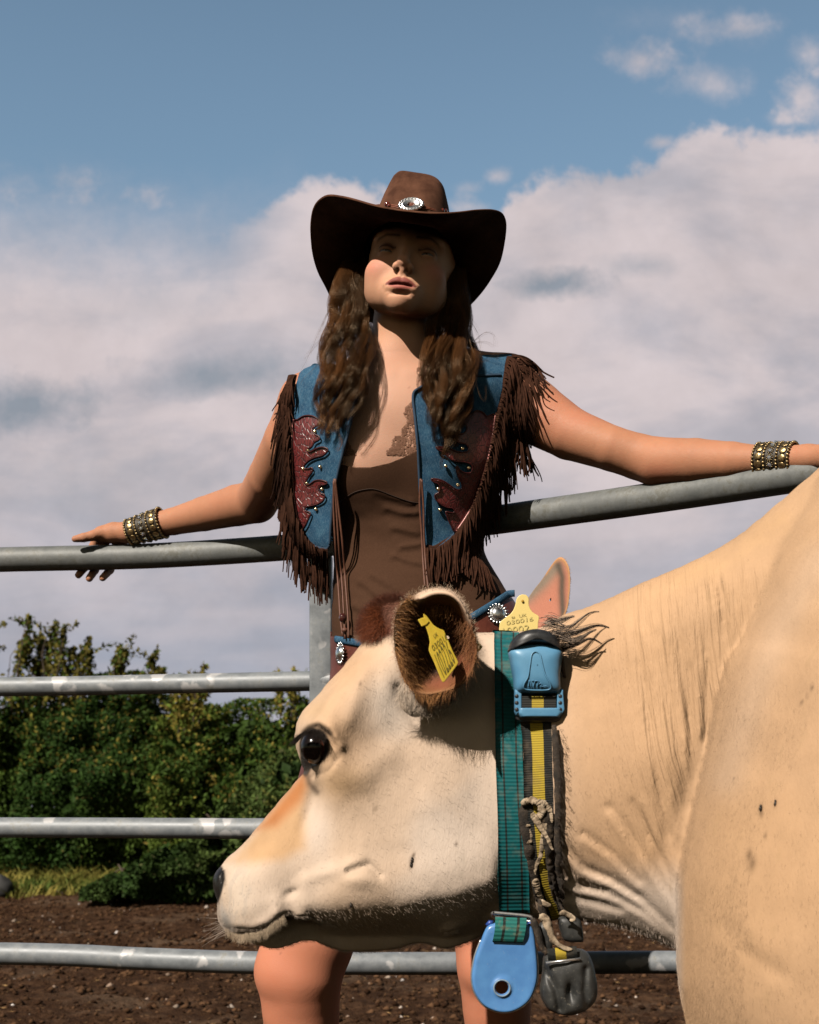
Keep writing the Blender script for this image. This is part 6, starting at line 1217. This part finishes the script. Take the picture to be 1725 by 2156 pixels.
    for pts in ([(1113,1446),(1115,1432),(1119,1446)], [(1120,1433),(1126,1434),(1123,1446)], [(1127,1434),(1134,1434),(1131,1446)], [(1135,1441),(1139,1438),(1141,1443),(1137,1446),(1152,1444)]): mesh('embossed_lettering', *tubes(spline([W(a, b, float(sd_(b))) for a, b in pts], 16), .0006, 6), simple('blue_letter_plastic', (.085, .24, .41), .4) if 'bsp' not in _mc else _mc['bsp'], cb)  # lettering in nearly the same blue as the housing
    for k_, y0_, y1_ in ((0, 1466, 1496),):
        slot = [[W(1095 + 76 * u, y0_ + (y1_ - y0_) * t, DT_ - .0118) for u in np.linspace(0, 1, 9)] for t in np.linspace(0, 1, 8)]; V, Q = rows_mesh([np.array(x) for x in slot], False); uv = np.stack([np.tile(np.linspace(0, 1, 9), 8), np.repeat(np.linspace(0, .05, 8), 9), 0 * V[:, 0]], 1); mesh('strap_loop', V, Q, webbing('worn_black_yellow', (.035, .033, .030), (.52, .38, .05), ((.33, .66),), 120, .0), cb, cols=uv)
    mesh('strap_keeper', *dome([(1090,1506),(1090,1518),(1130,1522),(1186,1520),(1187,1506),(1130,1504)], DT_ + .004, (1138,1512), .010, .004, 3), bk, cb)
    DW = DP + .004
    wt = NT('scuffed_black_weight'); n = wt.noise(wt.coord(), 60, 5, .65); n2 = wt.noise(wt.coord(), 260, 4, .7); wc = wt.mix(wt.ramp(n2, [(.60, 0.0), (.70, .7)]), wt.ramp(n, [(.35, (.020, .021, .021)), (.7, (.050, .050, .047))]), (.22, .20, .16)); wt.set(Base_Color=wc, Roughness=.5); wt.bump(n, .35, .002)
    V, Q = dome([(1146,2012),(1142,2046),(1137,2088),(1147,2116),(1163,2131),(1191,2138),(1217,2134),(1242,2121),(1255,2103),(1258,2078),(1253,2045),(1243,2014),(1230,2000),(1213,1997),(1190,2002),(1165,2004)], DW, (1198,2070), .024, .020, 3.0, 120, 26); x_, y_ = PX(V); fr = V[:, 1] < DW
    V[:, 1] += fr * (.010 * gb(x_, y_, 1203, 2090, 10, 20) + .006 * ridge(x_, y_, [(1150, 2045), (1172, 2085), (1180, 2125)], 8) + .004 * ridge(x_, y_, [(1235, 2040), (1232, 2085), (1238, 2118)], 7) + .0016 * vnoise(V, 60, 2, 95)); mesh('weight', V, Q, wt.m, cb, label='scuffed black moulded weight with a vertical slot')
    mesh('weight_clip', *dome([(1176,1934),(1182,1968),(1192,1982),(1222,1984),(1229,1979),(1226,1950),(1221,1936),(1200,1928)], DW + .008, (1204,1957), .012, .010, 3), wt.m, cb); mesh('weight_clip', *dome([(1134,1950),(1136,1990),(1146,2004),(1162,2000),(1160,1960),(1148,1940)], DW + .010, (1148,1972), .010, .008, 3), wt.m, cb)
    s5 = [[W(1152 + 14 * t * .2 + 62 * u, 1998 + 26 * t + 2 * u - 8 * u, DW - .020 - .004 * math.sin(3 * t)) for u in np.linspace(0, 1, 8)] for t in np.linspace(0, 1, 10)]; V, Q = rows_mesh([np.array(x) for x in s5], False); uv = np.stack([np.tile(np.linspace(0, 1, 8), 10), np.repeat(np.linspace(0, .08, 10), 8), 0 * V[:, 0]], 1); mesh('strap_end', V, Q, BY, cb, cols=uv)
    mesh('weight_bar', *tubes([W(1150,2028,DW - .024), W(1190,2023,DW - .026), W(1222,2019,DW - .024)], .0016, 8), met, cb)
    # rag knotted round the strap, torn ends and twine hanging
    rg = NT('rag_cloth'); n = rg.noise(rg.coord(), 110, 5, .65); rg.set(Base_Color=rg.ramp(n, [(.34, (.10, .07, .045)), (.50, (.36, .27, .18)), (.7, (.50, .40, .29))]), Roughness=.95); rg.bump(n, .9, .002)
    dk = NT('frayed_strap'); n = dk.noise(dk.coord(), 90, 5, .7); dk.set(Base_Color=dk.ramp(n, [(.35, (.014, .012, .010)), (.58, (.045, .032, .022)), (.72, (.22, .15, .09))]), Roughness=.9); dk.bump(n, 1.0, .003)
    def rag(pts, w0, w1, off, mat, seed, flat=.28, lab=None, nm='rag'):
        rr = np.random.default_rng(seed); P = np.array([W(a, b, (min(COWD(a, b), 1.62) if b < 1900 else DP + .006) - off) for a, b in spline(pts, 46)]); wd = np.interp(np.linspace(0, 1, 46), [0, .1, .5, .9, 1], [w0 * .5, w0, (w0 + w1) / 2, w1, w1 * .35]) * (1 + .18 * rr.normal(0, 1, 46).cumsum() / 12)
        an = np.linspace(0, 3.5 * rr.normal(), 46); ref = np.stack([np.sin(an) * .8, np.ones(46), np.cos(an) * .3], 1); V, Q = tubes(P, np.clip(wd, w1 * .4, w0 * 1.5), 12, ref=ref, flat=flat); V = V + .0016 * np.stack([vnoise(V, 130, 2, seed), vnoise(V, 130, 2, seed + 1), vnoise(V, 130, 2, seed + 2)], 1); mesh(nm, V, Q, mat, cb, label=lab)
    rag([(1098,1695),(1112,1688),(1128,1688),(1140,1696),(1142,1710),(1132,1722),(1118,1716)], .0052, .005, .016, rg.m, 101, .6, 'pale grubby rag knotted round the strap'); rag([(1120,1712),(1130,1730),(1142,1750),(1154,1768),(1166,1790)], .0048, .0016, .018, rg.m, 102)
    rag([(1136,1690),(1150,1694),(1160,1712),(1162,1735)], .0050, .002, .016, rg.m, 103); rag([(1112,1735),(1114,1758),(1116,1780)], .0042, .003, .013, rg.m, 104); rag([(1146,1720),(1145,1760),(1138,1800),(1128,1835),(1126,1855)], .0034, .002, .013, rg.m, 105)
    rag([(1126,1850),(1134,1880),(1146,1902),(1160,1905)], .0042, .003, .016, rg.m, 106, .6); rag([(1134,1930),(1148,1935),(1156,1955),(1166,1980),(1186,1996),(1206,1998)], .0062, .0032, .026, rg.m, 107, .55); rag([(1150,1800),(1164,1850),(1178,1900),(1196,1930),(1215,1940)], .0022, .0016, .014, dk.m, 108, .7)
    rag([(1106,1690),(1112,1760),(1124,1830),(1136,1890),(1150,1935)], .0090, .006, .010, dk.m, 109, .5, 'dark frayed lower strap'); rag([(1168,1528),(1173,1600),(1175,1680),(1174,1760),(1177,1830),(1186,1890)], .0046, .004, .010, dk.m, 110, .8); rag([(1150,1700),(1156,1770),(1162,1840),(1172,1900)], .0080, .006, .009, dk.m, 111, .5)
    rag([(1180,1920),(1196,1926),(1208,1934),(1200,1940)], .0040, .003, .022, rg.m, 112); rag([(1120,1935),(1132,1960),(1140,1990),(1150,2010)], .0050, .004, .008, dk.m, 113, .6)
    k = 130; rr = np.random.default_rng(9); s = rr.random(k); x0 = 1174 + 10 * s + rr.normal(0, 4, k); y0 = 1530 + 380 * rr.random(k); tt = np.linspace(0, 1, 6); P = np.array([[W(a + (6 + 8 * c_) * t, b + 26 * t * c_, COWD(a, b) - .012 - .003 * math.sin(3 * t)) for t in tt] for a, b, c_ in zip(x0, y0, rr.random(k))]); P = P + rr.normal(0, .0012, P.shape) * tt[None, :, None]
    hm = NT('frayed_fibre'); hm.set(Base_Color=(.05, .035, .025), Roughness=.8); strands('frayed_fibres', P, .00022, .00006, hm.m, cb)
    # ---- ear tags
    yl = NT('yellow_tag_plastic'); n = yl.noise(yl.coord(), 90, 4, .6); yl.set(Base_Color=yl.ramp(n, [(.3, (.66, .46, .045)), (.7, (.80, .58, .075))]), Roughness=.42, Subsurface_Weight=.1, Subsurface_Scale=.004)
    yl2 = NT('pale_yellow_tag_plastic'); yl2.set(Base_Color=(.80, .62, .22), Roughness=.5); ink = NT('tag_ink'); ink.set(Base_Color=(.16, .13, .02), Roughness=.7)
    def plate(px_, Dfun, th, mat, parent, nm='plate', hole=None):
        o_ = np.array(px_, float); P = np.array([W(a, b, Dfun(a, b)) for a, b in o_]); n = len(P); V = np.concatenate([P, P + [0, th, 0]]); fs = [tuple(range(n))[::-1], tuple(range(n, 2 * n))] + [(i, (i + 1) % n, (i + 1) % n + n, i + n) for i in range(n)]
        ob = mesh(nm, V, fs, mat, parent, smooth=False); b = ob.modifiers.new('bevel', 'BEVEL'); b.width = .0007; b.segments = 2; return ob
    zc = lambda p: [(868.6 + .09155 * a, 1273.9 + .09155 * b) for a, b in p]
    t1 = empty('ear_tag', tuple(W(925, 1370, 1.50)), 'bright yellow numbered ear tag hanging in the hollow of the big near ear', 'ear tag')
    D1 = lambda a, b: 1.497 + .00062 * ((a - 925) * .79 - (b - 1370) * .61)
    plate(zc([(250,190),(330,250),(420,370),(480,450),(560,510),(640,550),(700,568),(735,600),(750,640),(840,850),(940,1080),(1046,1290),(1053,1330),(1035,1375),(960,1480),(850,1620),(740,1762),(712,1778),(685,1758),(655,1700),(600,1560),(500,1320),(400,1100),(376,1030),(385,960),(402,850),(375,700),(330,560),(290,480)]), D1, .0018, yl.m, t1)
    plate(zc([(120,335),(240,285),(330,290),(390,380),(330,450),(215,498),(180,430)]), lambda a, b: D1(a, b) - .002, .0022, yl.m, t1, 'tag_stud')
    def lab(txt, o, x1, u1, parent, Df, nm='printed_number', conv=zc, dy=-.0009):
        nonlocal ink
        """text from z-point o along to x1, its letters rising towards u1"""
        (ox, oy), (ax, ay), (ux, uy) = conv([o, x1, u1]); O_ = W(ox, oy, Df(ox, oy)); A_ = W(ax, ay, Df(ax, ay)) - O_; U_ = (W(ux, uy, Df(ux, uy)) - O_) / .70
        v, f = text_mesh(txt, O_, A_, U_, np.array([0, dy, 0])); mesh(nm, v, f, ink.m, parent, smooth=False)
    lab('102226', (700,1700), (985,1300), (475,1160), t1, D1); lab('030016', (478,1065), (815,770), (425,945), t1, D1); lab('UK', (505,775), (590,700), (470,690), t1, D1)
    tb_ = empty('ear_tag', tuple(W(1007, 1360, 1.53)), 'yellow pointed back piece of the ear tag sticking out behind the near ear', 'ear tag')
    plate(zc([(1400,720),(1450,760),(1600,935),(1615,965),(1560,1040),(1470,1100),(1400,1130),(1330,900)]), lambda a, b: 1.535, .002, yl.m, tb_)
    zd = lambda p: [(1031.7 + .10375 * a, 1231.8 + .10375 * b) for a, b in p]
    t2 = empty('ear_tag', tuple(W(1098, 1310, 1.69)), 'pale yellow keyhole shaped ear tag standing behind the collar and below the far ear', 'ear tag')
    D2 = lambda a, b: 1.69
    plate(zd([(680,188),(640,192),(600,212),(560,250),(538,300),(528,360),(510,430),(475,515),(420,585),(350,640),(280,690),(222,738),(200,790),(190,880),(186,960),(190,1150),(950,1150),(965,960),(980,860),(984,760),(1002,680),(1000,645),(975,612),(920,585),(870,550),(825,490),(797,420),(790,350),(795,290),(775,235),(735,198)]), D2, .0018, yl2.m, t2)
    mesh('rivet_hole', *sphere(W(*zd([(665,325)])[0], 1.6885), (.0017, .0006, .0019), 12, 6), simple('tag_rivet', (.45, .25, .02), .5), t2)
    ink2 = NT('faded_ink'); ink2.set(Base_Color=(.58, .46, .16), Roughness=.7); ink = ink2
    lab('UK', (585,655), (745,632), (582,590), t2, D2, conv=zd); lab('030016', (330,812), (880,722), (325,728), t2, D2, conv=zd); lab('10002', (220,1005), (800,925), (214,880), t2, D2, conv=zd)
    # small crown-like mark before the letters
    mesh('printed_mark', *tubes(spline([W(*p, 1.689) for p in zd([(445,665),(445,630),(468,650),(490,625),(495,662),(445,665)])], 30), .00025, 4), ink.m, t2)
    # flies on the coat and knees
    fl = NT('fly_black'); fl.set(Base_Color=(.02, .015, .012), Roughness=.4)
    for x_, y_ in ((868,1812),(739,1907),(1602,1703),(1633,1693),(866,1822)):
        c = W(x_, y_, COWD(x_, y_) - .001); v, q = join([sphere(c, (.0016, .0012, .0026), 10, 6), sphere(c + [0, -.0004, .0030], .0012, 8, 6)]); o = mesh('fly', v, q, fl.m)
        put(o, {868:'small fly on the cow cheek nearest the collar',739:'fly on the pale jaw just above the mouth shadow',1602:'left of two flies on the cow shoulder',1633:'right of two flies on the cow shoulder',866:'fly touching another on the cow cheek, the lower one'}[x_], 'fly', 'flies sitting on the cow')
mk_tack()
